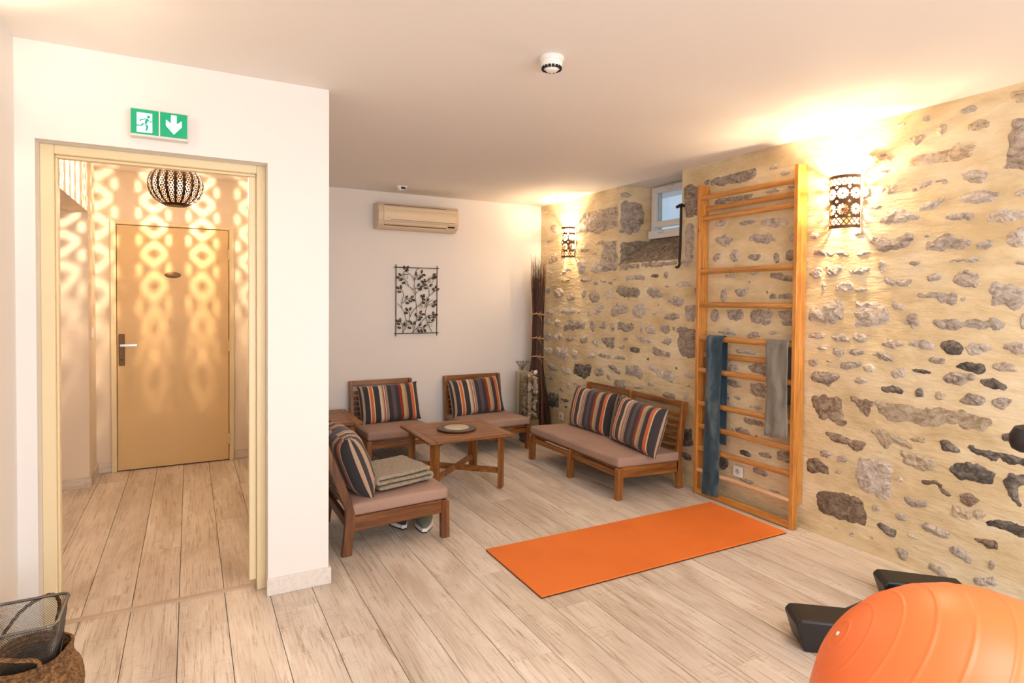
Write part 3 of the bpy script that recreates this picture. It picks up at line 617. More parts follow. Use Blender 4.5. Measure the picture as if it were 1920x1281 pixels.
0:4708,1056 4721,1029 4757,1029 4809,1053 4816,1079 4790,1093 4718,1082|1:4657,1112 4473,1131 4457,1029 4540,1019 4641,1060
1:4210,1122 4221,1112 4344,1108 4410,1118 4421,1127 4320,1141 4239,1138|0:4159,1125 4147,1163 4038,1153 3938,1131 3978,1097 4073,1106
0:3819,1123 3775,1157 3721,1164 3705,1131 3742,1105 3785,1110|1:4298,1051 4329,1030 4362,1028 4397,1032 4390,1057 4360,1062 4326,1065
2:4085,1040 4122,1006 4178,1007 4233,1018 4243,1055 4191,1063 4125,1058|1:4000,1039 3908,1078 3730,1053 3724,996 3839,998 3930,1013
0:5513,914 5587,879 5635,873 5754,889 5724,937 5682,947 5551,949|0:5490,903 5473,969 5241,981 5221,828 5326,838 5490,863
0:5061,916 5085,868 5113,865 5163,893 5163,947 5143,963 5077,953|0:4934,901 4864,953 4757,962 4772,907 4910,890
0:4727,938 4669,969 4511,956 4525,924 4639,919|1:4456,926 4416,973 4322,964 4283,942 4428,920
2:3979,969 3983,960 3994,958 3998,961 3999,971 3990,976 3984,976|2:3636,922 3641,916 3648,916 3659,922 3659,929 3653,933 3639,931
0:5445,726 5449,699 5553,692 5640,729 5658,752 5584,784 5461,764|0:5185,720 5208,688 5267,684 5359,716 5365,748 5327,768 5196,753
2:5135,731 5103,820 4831,838 4844,718 4938,679 5051,694 5126,704|1:4635,778 4634,748 4739,730 4770,760 4775,788 4703,829 4650,817
0:4519,743 4519,730 4545,725 4566,745 4570,755 4553,773 4521,762|1:4573,859 4468,873 4372,823 4372,781 4467,805
0:4300,823 4282,884 4130,899 4056,834 4067,780 4165,784 4293,790|0:3997,896 3939,926 3837,897 3716,902 3657,841 3704,793 3835,812 3915,849
0:3437,898 3467,859 3517,862 3552,866 3560,910 3508,917 3477,917|1:5526,601 5537,590 5628,587 5706,603 5717,614 5645,629 5544,621
1:5262,620 5324,608 5364,606 5453,610 5431,627 5393,630 5299,631|0:5082,612 5091,602 5128,599 5165,614 5166,625 5136,638 5090,632
0:5191,571 5188,556 5248,546 5277,569 5284,581 5243,606 5197,594|0:5521,527 5567,515 5617,514 5710,521 5707,534 5671,538 5549,536
1:4466,727 4305,747 4284,665 4450,652|0:3920,757 3918,740 3980,734 3997,747 4005,762 3959,782 3933,775
1:4053,703 4059,693 4167,685 4204,696 4200,706 4127,722 4068,718|0:3498,799 3503,794 3521,791 3539,799 3537,805 3523,813 3501,811
0:3509,721 3524,693 3544,688 3562,696 3559,731 3543,740 3523,742|1:3644,689 3682,663 3724,661 3802,676 3800,706 3770,715 3667,709
2:5673,447 5409,464 5407,305 5650,296|2:5219,410 5246,396 5288,392 5371,407 5363,422 5339,431 5224,426
2:5242,344 5259,333 5270,331 5293,335 5288,350 5278,353 5253,354|1:5317,516 5326,501 5355,501 5394,516 5400,531 5378,540 5325,533
1:4864,617 4881,613 4947,611 5008,617 5007,621 4953,626 4877,625|1:4528,660 4526,654 4630,651 4679,659 4694,664 4615,673 4546,669
1:4867,2154 5042,2162 5076,2249 4980,2340 4810,2355 4465,2346 4455,2157 4601,2146 4746,2125|0:5393,1774 5253,1826 5184,1785 5392,1745
0:5712,1806 5615,1802 5502,1748 5672,1764|4:5432,1944 5479,1888 5593,1875 5644,1888 5639,1955 5548,1982 5491,1985
4:4866,2000 4878,1965 4997,1960 5043,1974 5057,2009 4957,2038 4906,2034|4:4640,2040 4657,2019 4735,2014 4770,2021 4771,2044 4705,2060 4669,2062
4:4756,1934 4775,1928 4802,1926 4849,1934 4844,1941 4821,1946 4764,1945|4:4626,1966 4641,1956 4654,1957 4682,1962 4681,1975 4667,1976 4636,1976
0:5085,1875 4956,1887 4924,1811 4986,1740 5067,1743|0:4860,1754 4831,1816 4712,1873 4638,1842 4637,1754 4769,1742
4:5445,2236 5474,2203 5528,2202 5611,2235 5611,2273 5563,2292 5463,2283|4:5506,2125 5553,2100 5601,2103 5691,2114 5697,2142 5649,2146 5541,2143
4:5680,2460 5699,2449 5721,2445 5770,2456 5761,2469 5748,2477 5683,2475|0:3571,2073 3531,2094 3472,2077 3477,1818 3505,1754 3574,1750
3:3871,1687 3896,1670 3916,1672 3960,1680 3958,1700 3937,1703 3887,1702|1:3759,1693 3773,1669 3784,1665 3808,1677 3803,1707 3795,1715 3766,1715
0:4339,1667 4269,1719 4118,1710 4021,1675 4081,1644 4204,1656 4306,1650|0:3475,1606 3493,1589 3601,1581 3667,1598 3668,1616 3580,1640 3500,1636
1:4451,1551 4411,1610 4190,1598 4110,1572 4127,1508 4214,1495 4369,1512|0:4043,1548 3984,1587 3870,1577 3812,1500 3936,1492
0:3740,1593 3745,1588 3772,1586 3789,1591 3789,1597 3767,1604 3747,1603|0:3752,1477 3684,1522 3569,1485 3579,1433 3661,1428 3746,1454
1:4802,1677 4878,1652 4927,1651 5035,1658 5015,1691 4962,1694 4852,1697|0:4723,1647 4734,1628 4777,1625 4792,1632 4797,1652 4763,1661 4743,1658
0:4606,1659 4606,1649 4646,1646 4678,1659 4684,1667 4658,1679 4609,1672|0:4501,1634 4509,1623 4528,1624 4554,1634 4556,1646 4540,1652 4507,1648
0:4446,1669 4453,1666 4484,1665 4514,1670 4515,1673 4490,1678 4452,1676|0:5476,1677 5514,1665 5565,1663 5614,1667 5609,1681 5569,1686 5509,1685
0:5598,1581 5602,1556 5674,1546 5743,1583 5750,1605 5706,1636 5603,1616|0:5536,1579 5463,1608 5319,1587 5353,1519 5479,1484
4:5111,1519 5147,1477 5235,1467 5274,1477 5271,1528 5200,1549 5157,1551|4:5213,1688 5245,1670 5349,1665 5386,1671 5387,1691 5307,1701 5259,1700
0:4934,1554 4943,1513 4982,1509 4995,1522 5000,1565 4970,1583 4952,1578|1:4872,1554 4781,1585 4705,1526 4704,1473 4809,1445 4879,1499
0:4512,1540 4519,1505 4579,1491 4595,1509 4596,1546 4553,1577 4529,1574|0:3430,1550 3435,1525 3442,1527 3454,1540 3455,1567 3450,1574 3434,1568"""
k = 0
for item in DATA.replace('\n', '|').split('|'):
    t, ps = item.split(':'); pts = [(int(a)/1000, int(c)/1000) for a, c in (q.split(',') for q in ps.split())]
    cy = sum(p[0] for p in pts)/len(pts); cz = sum(p[1] for p in pts)/len(pts)
    if cz > WZ0-.02:
        if cy >= 4.1: pts = [(max(p[0], WY1+.008), p[1]) for p in pts]
        elif cy > 3.3: pts = [(min(p[0], WY0-.006), p[1]) for p in pts]
    elif cz > 1.6 and 3.5 < cy < 4.5: pts = [(p[0], min(p[1], WZ0-.03)) for p in pts]
    k += 1
    sc_ = 1.05+.012/max(.05, math.dist(pts[0], pts[len(pts)//2])); pts = [(cy+(q[0]-cy)*sc_, cz+(q[1]-cz)*sc_) for q in pts]
    if cz > WZ0-.02: pts = [((max(q[0], WY1+.008) if cy >= 4.1 else min(q[0], WY0-.006) if cy > 3.3 else q[0]), min(q[1], 2.52)) for q in pts]
    relief_stone(pts, M['st'][int(t)], SW, k, to3=face3, up=.009 if int(t) in (0, 4) else .011, jit=.35 if (cz > 1.75 and 3.3 < cy < 4.75) else 1)
# the big sill stones under the window: upright block at the left, long chamfered block sloping back to the window
relief_stone([(4.43, 1.745), (4.70, 1.74), (4.715, 1.80), (4.69, 1.90), (4.70, 2.03), (4.55, 2.05), (4.43, 2.04)], M['st'][1], SW, 901, to3=face3)
relief_stone([(3.475, 1.765), (3.9, 1.755), (4.42, 1.745), (4.42, 1.81), (3.9, 1.812), (3.475, 1.812)], M['st'][1], SW, 902, to3=face3)
def sill3(y, z, h):
    t = (z-1.812)/(2.062-1.812); return (XS-.004+t*(XW-XS+.03)-h*.6, y, z+h*.7)
relief_stone([(3.63, 1.812), (4.43, 1.812), (4.415, 1.87), (4.36, 1.96), (4.315, 2.062), (3.70, 2.062), (3.66, 1.95)], M['cham'], SW, 903, to3=sill3, up=.012)
def jamb3(x, z, h):
    t = (x-XS)/(XW+.1-XS); return (x, WY1-t*(WY1-4.31)-h, z)
relief_stone([(3.512, 2.10), (3.60, 2.08), (3.70, 2.11), (3.755, 2.20), (3.76, 2.30), (3.74, 2.37), (3.66, 2.40), (3.56, 2.41), (3.512, 2.38)], M['st'][1], SW, 904, to3=jamb3)
relief_stone([(3.512, 1.80), (3.80, 1.80), (3.80, 2.05), (3.70, 2.04), (3.512, 2.03)], M['cham'], SW, 905, to3=jamb3)
relief_stone([(3.515, 2.435), (3.60, 2.43), (3.63, 2.46), (3.57, 2.485), (3.515, 2.475)], M['st'][1], SW, 906, to3=jamb3)
# stones outside the photograph, nearer to the viewer
mm = MB(); rnd = random.Random(11)
for r in range(13):
    y = YR+.1
    while y < 1.15:
        w = rnd.uniform(.12, .32); h = rnd.uniform(.06, .13); z = .12+r*.185+rnd.uniform(-.03, .03)
        n = 10; v = [(XS-wob(y+w/2, z)-.012, y+w/2, z)]+[(XS+.005, y+w/2+w/2*math.cos(2*PI*q/n)*rnd.uniform(.8, 1.1), z+h/2*math.sin(2*PI*q/n)*rnd.uniform(.8, 1.1)) for q in range(n)]
        mm.add(v, [(0, 1+q, 1+(q+1) % n) for q in range(n)]); y += w+rnd.uniform(.05, .16)
o = mm.build('rubble', M['st'][0], SW); tag(o, kind='stuff')
# the little window
w = tag(empty('window_1', (XW, 0, 0)), 'small white framed basement window high in the stone wall', kind='structure')
y0, y1, z0, z1 = 3.70, 4.312, 2.075, ZC-.002
def ringframe(mb, x0, x1, ya, yb, za, zb, t):
    mb.box(x0, x1, ya, yb, za, za+t).box(x0, x1, ya, yb, zb-t, zb).box(x0, x1, ya, ya+t, za+t, zb-t).box(x0, x1, yb-t, yb, za+t, zb-t)
m = MB(); ringframe(m, 0, .06, y0, y1, z0, z1, .035); m.build('window_frame', M['upvc'], w, .003)
m = MB(); ringframe(m, -.018, .04, y0+.03, y1-.032, z0+.072, z1-.012, .055); m.build('sash', M['upvc'], w, .005)
MB().box(.012, .02, y0+.085, y1-.087, z0+.127, z1-.067).build('pane', M['pane'], w)
m = MB().box(-.035, -.0, y0, y1, z0-.03, z0+.045); m.build('sill_profile', M['upvc'], w, .004)
m = MB(); m.box(-.05, -.034, 4.10, 4.17, z0+.018, z0+.034); m.build('drain_cap', M['upvc'], w, .003)
m = MB(); m.lathe([(.034, 0), (.03, .012), (.02, .02)], 20, Matrix.Translation((-.018, 4.05, z1-.035)) @ Matrix.Rotation(-PI/2, 4, 'Y') @ Matrix.Scale(1.5, 4, (0, 1, 0)) @ Matrix.Scale(.5, 4, (1, 0, 0))); m.build('handle', M['white'], w, 0, True)
# iron stay
st = thing('iron_window_stay', 'black wrought iron stay hanging beside the small basement window', 'hook', (3.47, 3.585, 1.75))
m = MB().tube([(0, 0, .50), (0, .0, .35), (.0, .006, .12), (.0, .012, .05)], [.010, .0105, .011, .011], 8); m.build('rod', M['iron'], st, 0, True)
m = MB().tube([(.04, -.005, .49), (0, -.002, .49), (-.02, 0, .49)], .011, 8); m.tube([(-.012, -.02, .492), (-.012, .035, .48)], .013, 8); m.build('bolt', M['iron'], st, 0, True)
m = MB().tube([(0, .012, .055), (0, .008, .02), (0, .022, .0), (0, .042, -.006), (0, .052, .004)], [.009, .010, .011, .010, .006], 8); m.build('hook_end', M['iron'], st, 0, True)

# ------------------------------------------------------------------ pierced wall lamps
def sheet(nu, nv, fn, hole):
    b = MB(); idx = {}
    def vid(i, j):
        if (i, j) not in idx: idx[(i, j)] = len(b.v); b.v.append(fn(i/nu, j/nv))
        return idx[(i, j)]
    for i in range(nu):
        for j in range(nv):
            if hole((i+.5)/nu, (j+.5)/nv): continue
            b.f.append((vid(i, j), vid(i+1, j), vid(i+1, j+1), vid(i, j+1)))
    return b
def sconce_hole(u, v):
    W_, H_ = .283, .318        # unrolled size in metres
    x, z = u*W_, v*H_
    if u < .03 or u > .97: return False
    for zc in (.040, H_-.040):
        if abs(z-zc) < .020:
            p = .0285; a = ((x/p) % 1)-.5; t = (z-zc)/.040
            # crossing diagonal bars leave diamonds and triangles
            s1 = abs((x/p+t*1.0) % 1-.5); s2 = abs((x/p-t*1.0) % 1-.5)
            return s1 > .13 and s2 > .13
    if abs(z-.159) > .098: return False
    for cx in (.035, .1075, .1755, .248):
        for cz in (.112, .206):
            dx, dz = x-cx, z-cz-(.0 if cx in (.035, .1755) else .0); r = math.hypot(dx, dz); a = math.atan2(dz, dx)
            R = .0315
            if r < R:
                k = abs(((a/(2*PI)*12) % 1)-.5)*2
                if r < .007: return False
                if r < .022: return k < .60-.25*(1-r/.022)
                if r < .0240: return False
                return k > .5
    for cx in (.0712, .1415, .2118):
        for cz in (.159, .075+.0, .243):
            if abs(x-cx)+abs(z-cz) < .0085: return True
    return False
sc_mesh = None
def sconce(y, label, p, z0=1.915):
    global sc_mesh
    t = thing('wall_lamp', label, 'lamp', (XS-.004, y, z0), 0, 'pierced metal lamps on the stone wall')
    if sc_mesh is None:
        bm_ = sheet(150, 170, lambda u, v: (-.092*math.sin(PI*u), -.09*math.cos(PI*u), .318*v), sconce_hole)
        sc_mesh = bm_.mesh('shade', M['metal_shade'], 0, True)
    o = link(bpy.data.objects.new('shade', sc_mesh), t); solid(o, .0012)
    m = MB().box(-.012, .0, -.03, .03, .10, .20); m.bar((-.01, 0, .12), (-.045, 0, .12), .012, .012); m.build('mount', M['metal_shade'], t, .002)
    m = MB().lathe([(.014, .115), (.016, .13), (.014, .15)], 14, None, -.045, 0); m.build('socket', M['white'], t, 0, True)
    m = MB().lathe([(.008, .15), (.016, .165), (.019, .185), (.015, .205), (.004, .215)], 14, None, -.045, 0)
    e = mat('bulb_glow', (1, .8, .5), .3, emit=((1, .72, .40), 25)); m.build('bulb', e, t, 0, True)
    l = light('wall_lamp_glow', 'POINT', (XS-.05, y, z0+.245), p, WARM, .02)
    l2 = light('wall_lamp_core', 'POINT', (XS-.075, y, z0+.165), p*.45, WARM, .012)
    return t
sconce(2.235, 'pierced bronze wall lamp right of the wooden wall bars', 62)
sconce(5.215, 'pierced bronze wall lamp near the corner above the twig bundle', 38)
# the lamp on the left wall just outside the frame lights the left corner; same kind
t = thing('wall_lamp', 'pierced metal lamp on the white left wall, outside the frame', 'lamp', (XL+.004, 2.44, 1.915), PI)
o = link(bpy.data.objects.new('shade', sc_mesh), t); solid(o, .0012)
light('left_lamp_glow', 'POINT', (XL+.055, 2.44, 2.16), 14, (1, .81, .58), .02)
light('left_lamp_core', 'POINT', (XL+.08, 2.44, 2.08), 8, (1, .81, .58), .012)

# ------------------------------------------------------------------ hallway pendant
PX, PY, PZ, PR, PH = -.08, 4.80, 2.25, .176, .142
t = thing('pendant_lamp', 'round pierced black metal pendant lamp hanging in the hallway', 'lamp', (PX, PY, PZ))
NG = 20; NC = 10
def pend_hole(u, v):
    g = (u*NG) % 1; s = (g-.5)*2
    if v < .10 or v > .93: return False
    ww = .60
    if abs(s) > ww: return False
    vv = (v-.10)/.83*NC; tt = (vv % 1-.5)*2; x = s/ww; r = math.hypot(x, tt); a = math.atan2(tt, x)
    if r < .36: return False
    if r < .80: return abs(((a/(2*PI)*6) % 1)-.5) < .42 or r > .62
    return abs(x) > .72 and abs(tt) > .72
def pend_pt(u, v):
    a = 2*PI*u; th = (v-.5)*PI*.86
    g = (u*NG) % 1; rib = 1-.03*(abs(g-.5)*2)**3
    c = math.cos(th)**.85; return (PR*c*rib*math.cos(a), PR*c*rib*math.sin(a), PH*math.sin(th)*1.02)
b = sheet(NG*12, 96, pend_pt, pend_hole); me = b.mesh('shade', M['pend'], 0, True)
o = link(bpy.data.objects.new('shade', me), t)
m = MB()
for k in range(NG):
    pts = [pend_pt((k+.0)/NG+1e-6, v/14) for v in range(15)]; m.tube(pts, .0022, 5)
m.build('ribs', M['pend'], t, 0, True)
m = MB().lathe([(.07, -.141), (.068, -.136), (.02, -.132)], 28); m.build('bottom_cap', M['pend'], t, 0, True)
m = MB().lathe([(.055, .132), (.06, .15), (.06, .158)], 28); m.build('top_plate', M['pend'], t, 0, True)
MB().tube([(0, 0, .158), (0, 0, ZC-PZ)], .006, 8).build('cord', M['pend'], t, 0, True)
MB().lathe([(.05, ZC-PZ-.02), (.05, ZC-PZ)], 20).build('canopy', M['pend'], t, 0, True)
for dx_, dz_ in ((.0, .020), (.0, -.020)): light('pendant_glow', 'POINT', (PX+dx_, PY+.4*dx_, PZ+dz_), 66, (1, .76, .52), .004)
light('passage_glow', 'AREA', (-1.7, 4.95, 2.1), 4, (1, .86, .76), .4)

# ------------------------------------------------------------------ exit sign
ex = thing('exit_sign', 'illuminated green exit sign with running figure and down arrow', 'sign', (-.114, YF, 2.237))
MB().box(-.112, .112, -.05, 0, -.062, .06).build('housing', mat('sign_housing', (.75, .72, .68), .4), ex, .003)
gm = mat('sign_green', (.0, .28, .13), .3, emit=((.0, .36, .17), .38)); wm = mat('sign_white', (.9, 1, .95), .3, emit=((.72, 1, .86), 2.2)); gd = mat('sign_green_dark', (0, .2, .12), .3, emit=((.02, .45, .28), .5))
MB().box(-.108, -.003, -.053, -.05, -.052, .055).build('running_figure_panel', gm, ex)
MB().box(.003, .108, -.053, -.05, -.052, .055).build('arrow_panel', gm, ex)
MB().box(-.002, .002, -.054, -.05, -.052, .055).build('divider', M['white'], ex)
def flat(name, polys, m, y):
    b = MB()
    for p in polys: b.prism(p, y-.0006, y, 'y')
    return b.build(name, m, ex)
flat('arrow', [[(.045, .046), (.066, .046), (.066, .006), (.086, .024), (.086, -.002), (.0555, -.038), (.025, -.002), (.025, .024), (.045, .006)]], wm, -.0532)
flat('doorway', [[(-.085, .040), (-.028, .040), (-.028, -.044), (-.085, -.044)]], wm, -.0532)
fig = [[(-.076+.035+.007*math.cos(a), .024+.007*math.sin(a)) for a in [2*PI*k/12 for k in range(12)]],
       [(-.052, .018), (-.042, .017), (-.046, -.006), (-.057, -.010)], [(-.052, .018), (-.072, .012), (-.076, .002), (-.071, .001), (-.068, .007), (-.055, .011)],
       [(-.043, .015), (-.034, .005), (-.030, .010), (-.027, .007), (-.033, -.001), (-.045, .008)], [(-.057, -.008), (-.066, -.018), (-.090, -.020), (-.090, -.013), (-.070, -.012), (-.062, -.002)],
       [(-.056, -.010), (-.046, -.008), (-.041, -.020), (-.048, -.038), (-.055, -.036), (-.050, -.021)]]
flat('running_figure', fig, gd, -.0542)

# ------------------------------------------------------------------ air conditioner, ceiling items, sockets
ac = thing('air_conditioner', 'cream wall mounted air conditioner high on the lounge back wall', 'air conditioner', (1.59, YB, 2.155))
prof = [(0, 0), (-.10, .0), (-.155, .035), (-.178, .08), (-.182, .15), (-.172, .215), (-.14, .248), (0, .25)]
MB().prism([(p[0], p[1]) for p in prof], 0, .835, 'x').build('body', M['ac'], ac, .008, False, 2)
p2 = [(-.172, .066), (-.186, .075), (-.19, .15), (-.181, .212), (-.165, .217)]
MB().prism(p2, .05, .80, 'x').build('front_panel', M['ac2'], ac, .004)
MB().box(.06, .70, -.165, -.150, .222, .229).build('top_slot', M['acd'], ac)
m = MB().box(.07, .80, -.1925, -.187, .176, .180); m.build('panel_crease', M['ac'], ac, .001)
MB().box(.11, .79, -.189, -.186, .083, .087).build('panel_groove', M['acd'], ac)
m = MB().prism([(-.128, .012), (-.170, .048), (-.176, .062), (-.14, .02)], .06, .70, 'x'); m.build('louver', M['ac2'], ac, .002)
m = MB().prism([(-.150, .028), (-.158, .033), (-.159, .036), (-.151, .031)], .06, .70, 'x'); m.build('louver_slot', M['acd'], ac)
m = MB().prism([(-.163, .040), (-.172, .048), (-.174, .053), (-.164, .045)], .715, .79, 'x'); m.build('display_window', M['dark'], ac)
MB().box(.075, .115, -.1915, -.188, .098, .102).build('nameplate', mat('grey_print', (.35, .27, .2), .5), ac)
# smoke detector
sd = thing('smoke_detector', 'white round smoke detector on the ceiling with dark vents', 'smoke detector', (1.395, 2.235, ZC))
MB().lathe([(.052, -.018), (.054, -.012), (.052, 0)], 32).build('base', M['white'], sd, 0, True)
MB().lathe([(.030, -.052), (.040, -.046), (.046, -.036), (.048, -.018)], 32).build('cap', M['white'], sd, 0, True)
MB().lathe([(.020, -.060), (.026, -.057), (.030, -.052)], 24).build('nose', M['white'], sd, 0, True)
for kk in range(16):
    a = 2*PI*kk/16
    MB().box(.0325, .0415, -.0052, .0052, -.0505, -.040, Matrix.Rotation(a, 4, 'Z') @ Matrix.Translation((.0027, 0, -.0025)) ).build('vent', M['dark'], sd)
# motion sensor near back wall
sn = thing('motion_sensor', 'small white angled sensor on the ceiling above the air conditioner', 'sensor', (1.745, 5.43, ZC))
MB().prism([(-.05, 0), (.05, 0), (.035, -.035), (-.02, -.045)], -.035, .035, 'y').build('housing', M['white'], sn, .004)
MB().box(-.012, .032, -.037, -.034, -.034, -.012).build('lens', M['blackg'], sn, .002)
def socket(name, y, z, label):
    t = thing(name, label, 'socket', (XS-.008, y, z))
    MB().box(-.012, 0, -.04, .04, -.04, .04).build('plate', M['white'], t, .003)
    m = MB().lathe([(.021, 0), (.021, .002)], 20, Matrix.Translation((-.0115, 0, 0)) @ Matrix.Rotation(-PI/2, 4, 'Y')); m.build('recess', mat('socket_grey', (.6, .57, .52), .5), t)
    m = MB()
    for dy in (-.008, .008): m.box(-.0145, -.013, dy-.002, dy+.002, -.002, .002)
    m.tube([(-.013, 0, .011), (-.022, 0, .011)], .0022, 6); m.build('pins', M['dark'], t)
socket('wall_socket', 5.335, .235, 'white wall socket on stone wall near the shell vase')
socket('wall_socket', 3.0, .243, 'white wall socket behind the wooden ladder near the blue cloth')

# ------------------------------------------------------------------ wall art
art = thing('wall_art', 'brown metal branch wall art with leaves and small candle cups', 'wall art', (1.815, YB-.022, 1.115))
AW, AH = .435, .675
m = MB()
for a_, b_ in (((-.02, 0, .012), (AW+.02, 0, .012)), ((-.02, 0, AH), (AW+.02, 0, AH)), ((.0, .004, -.015), (.0, .004, AH+.028)), ((AW, .004, -.015), (AW, .004, AH+.028))):
    m.tube([a_, b_], .0042, 8)
m.build('frame', M['art'], art, 0, True)
def ap(x, y): return ((x-330)/615*AW, 0, (1160-y)/985*AH+.012)
stems = [[(575, 1150), (625, 1000), (640, 860), (615, 640), (598, 480), (610, 280), (650, 210), (690, 190)], [(598, 380), (560, 310), (500, 268)], [(600, 380), (650, 310), (730, 290), (760, 300)],
 [(430, 1155), (432, 1060), (400, 1000), (350, 985)], [(430, 1150), (500, 1020), (530, 940), (530, 870), (480, 800)], [(530, 940), (560, 860), (630, 780), (690, 730)], [(345, 720), (410, 780), (460, 880), (480, 970)],
 [(415, 780), (415, 690), (440, 600), (410, 520), (340, 490)], [(420, 720), (470, 670), (540, 650), (600, 675)], [(580, 520), (510, 460), (430, 415)], [(510, 450), (480, 390), (430, 360), (345, 345)], [(430, 290), (460, 240), (500, 190)],
 [(610, 600), (640, 540), (700, 470), (730, 465)], [(580, 1150), (660, 1060), (740, 960), (850, 895), (950, 890)], [(620, 1100), (680, 1080), (740, 1090), (770, 1130)], [(870, 1145), (820, 1050), (790, 980), (765, 870), (785, 760), (780, 690), (740, 640)],
 [(785, 770), (840, 725), (930, 735)], [(785, 740), (830, 690), (875, 668)], [(770, 660), (830, 600), (900, 540), (960, 500)], [(820, 600), (820, 520), (780, 430), (700, 375)], [(780, 400), (830, 340), (900, 315), (940, 318)], [(640, 930), (690, 890), (750, 880)], [(820, 990), (850, 930), (900, 900)], [(585, 1080), (560, 1010), (545, 990)]]
m = MB()
for s_ in stems:
    P_ = [Vector(ap(*q)) for q in s_]; fine = []
    for i in range(len(P_)-1):
        p0 = P_[max(i-1, 0)]; p1 = P_[i]; p2_ = P_[i+1]; p3 = P_[min(i+2, len(P_)-1)]
        for q in range(4):
            u = q/4; fine.append(.5*((2*p1)+(p2_-p0)*u+(2*p0-5*p1+4*p2_-p3)*u*u+(3*p1-p0-3*p2_+p3)*u**3))
    fine.append(P_[-1]); m.tube(fine, .0027, 5)
m.build('stems', M['art'], art, 0, True)
leaves = [(445, 195, 90), (495, 195, 60), (487, 238, 30), (385, 300, 130), (353, 342, 180), (398, 373, 190), (440, 418, 200), (400, 480, 95), (352, 492, 150), (375, 550, 170), (484, 628, 60), (566, 625, 40), (585, 670, 160), (537, 685, 160), (492, 713, 160),
 (625, 280, 100), (708, 248, 70), (742, 296, 165), (700, 325, 10), (668, 352, 20), (757, 378, 120), (720, 398, 150), (750, 440, 160), (770, 490, 170), (661, 447, 60), (707, 470, 10), (690, 510, 30), (848, 448, 35), (900, 285, 40), (920, 315, 160), (893, 340, 5), (925, 470, 60), (890, 508, 110), (953, 507, 30),
 (745, 605, 90), (712, 612, 140), (733, 655, 150), (733, 700, 160), (806, 665, 60), (910, 692, 30), (922, 735, 160), (882, 757, 160), (486, 806, 120), (540, 800, 60), (476, 858, 165), (695, 850, 60), (732, 883, 5), (697, 928, 0), (672, 962, 10), (623, 887, 110), (887, 868, 90), (930, 890, 5), (820, 918, 110), (900, 928, 20), (880, 972, 15),
 (393, 962, 95), (350, 975, 150), (366, 1020, 165), (376, 1073, 160), (452, 1028, 100), (550, 1005, 120), (600, 1010, 70), (530, 1078, 160), (687, 1035, 55), (757, 1057, 35), (665, 1125, 130), (712, 1125, 115), (760, 1122, 120)]
lv = MB(); n = 8
lv.v = [(-.5, -.002, 0)]+[(-.5+i/7, .0, .22*math.sin(PI*(i/7))**.8) for i in range(1, 7)]+[(.5, 0, 0)]+[(-.5+i/7, .0, -.22*math.sin(PI*(i/7))**.8) for i in range(6, 0, -1)]
lv.v += [(-.1, -.07, 0), (.1, -.07, 0)]
ring = list(range(14)); lv.f = [(ring[i], ring[(i+1) % 14], 14 if (ring[i] < 4 or ring[i] > 9) else 15) for i in range(14)]+[(3, 4, 15, 14), (10, 9, 15)][:1]
lmesh = lv.mesh('leaf', M['art'])
for x, y, a in leaves:
    o = bpy.data.objects.new('leaf', lmesh); p = ap(x, y); o.location = (p[0], -.003, p[2]); o.rotation_euler = (0, -math.radians(a), 0); o.scale = (.044, .03, .058); link(o, art)
for x, y in ((450, 295), (830, 350), (615, 490), (712, 718), (495, 972), (815, 995)):
    p = ap(x, y)
    o = MB().lathe([(.021, -.022), (.024, -.02), (.026, .018), (.024, .018), (.020, -.016)], 16, Matrix.Translation((p[0], -.035, p[2]-.022))).build('candle_cup', M['glass'], art, 0, True)
    m = MB().tube([(p[0]+.028*math.cos(a), -.035+.028*math.sin(a), p[2]-.003) for a in [2*PI*q/16 for q in range(17)]], .003, 6); m.bar((p[0], -.008, p[2]-.003), (p[0], 0, p[2]-.003), .006, .004); m.build('cup_ring', M['art'], o, 0, True)
    MB().lathe([(.017, -.036), (.017, -.024)], 14, Matrix.Translation((p[0], -.035, p[2]))).build('candle', M['white'], o, 0, True)

# ------------------------------------------------------------------ wooden ladder (stall bars)
ld = thing('wall_bars', 'tall varnished pine gym wall bars leaning flat on the stone wall', 'wall bars', (3.405, 2.49, 0))
for y in (0, .83):
    pst = MB().box(0, .046, y, y+.03, 0, 2.353).build('post', M['pine']['z'], ld, .003)
    MB().box(.0465, .092, y, y+.03, .165, 2.353).build('wall_batten', M['pine']['z'], pst, .003)
for z, dx, mt in ((2.255, .02, 'rung'), (2.175, .068, 'rung'), (2.10, .040, 'rung'), (1.698, .02, 'rung'), (1.447, .02, 'rung'), (1.195, .02, 'rung'), (1.066, .068, 'rung'), (.95, .02, 'rung'), (.696, .02, 'rung'), (.523, .02, 'rung'), (.355, .02, 'rung'), (.185, .02, 'rungl')):
    m = MB()
    rr, fl = (.0205, .62) if mt == 'rung' else (.016, 1)
    n = 12; v = []
    for yy in (.028, .832):
        for q in range(n):
            a = 2*PI*q/n; v.append((dx+rr*fl*math.cos(a)*1.15, yy, z+rr*math.sin(a)))
    m.add(v, [(q, (q+1) % n, (q+1) % n+n, q+n) for q in range(n)]+[tuple(range(n))[::-1], tuple(range(n, 2*n))]); m.build('rung', M[mt], ld, 0, True)
MB().box(.004, .03, .03, .83, .004, .052).build('foot_board', M['pine']['y'], ld, .003)
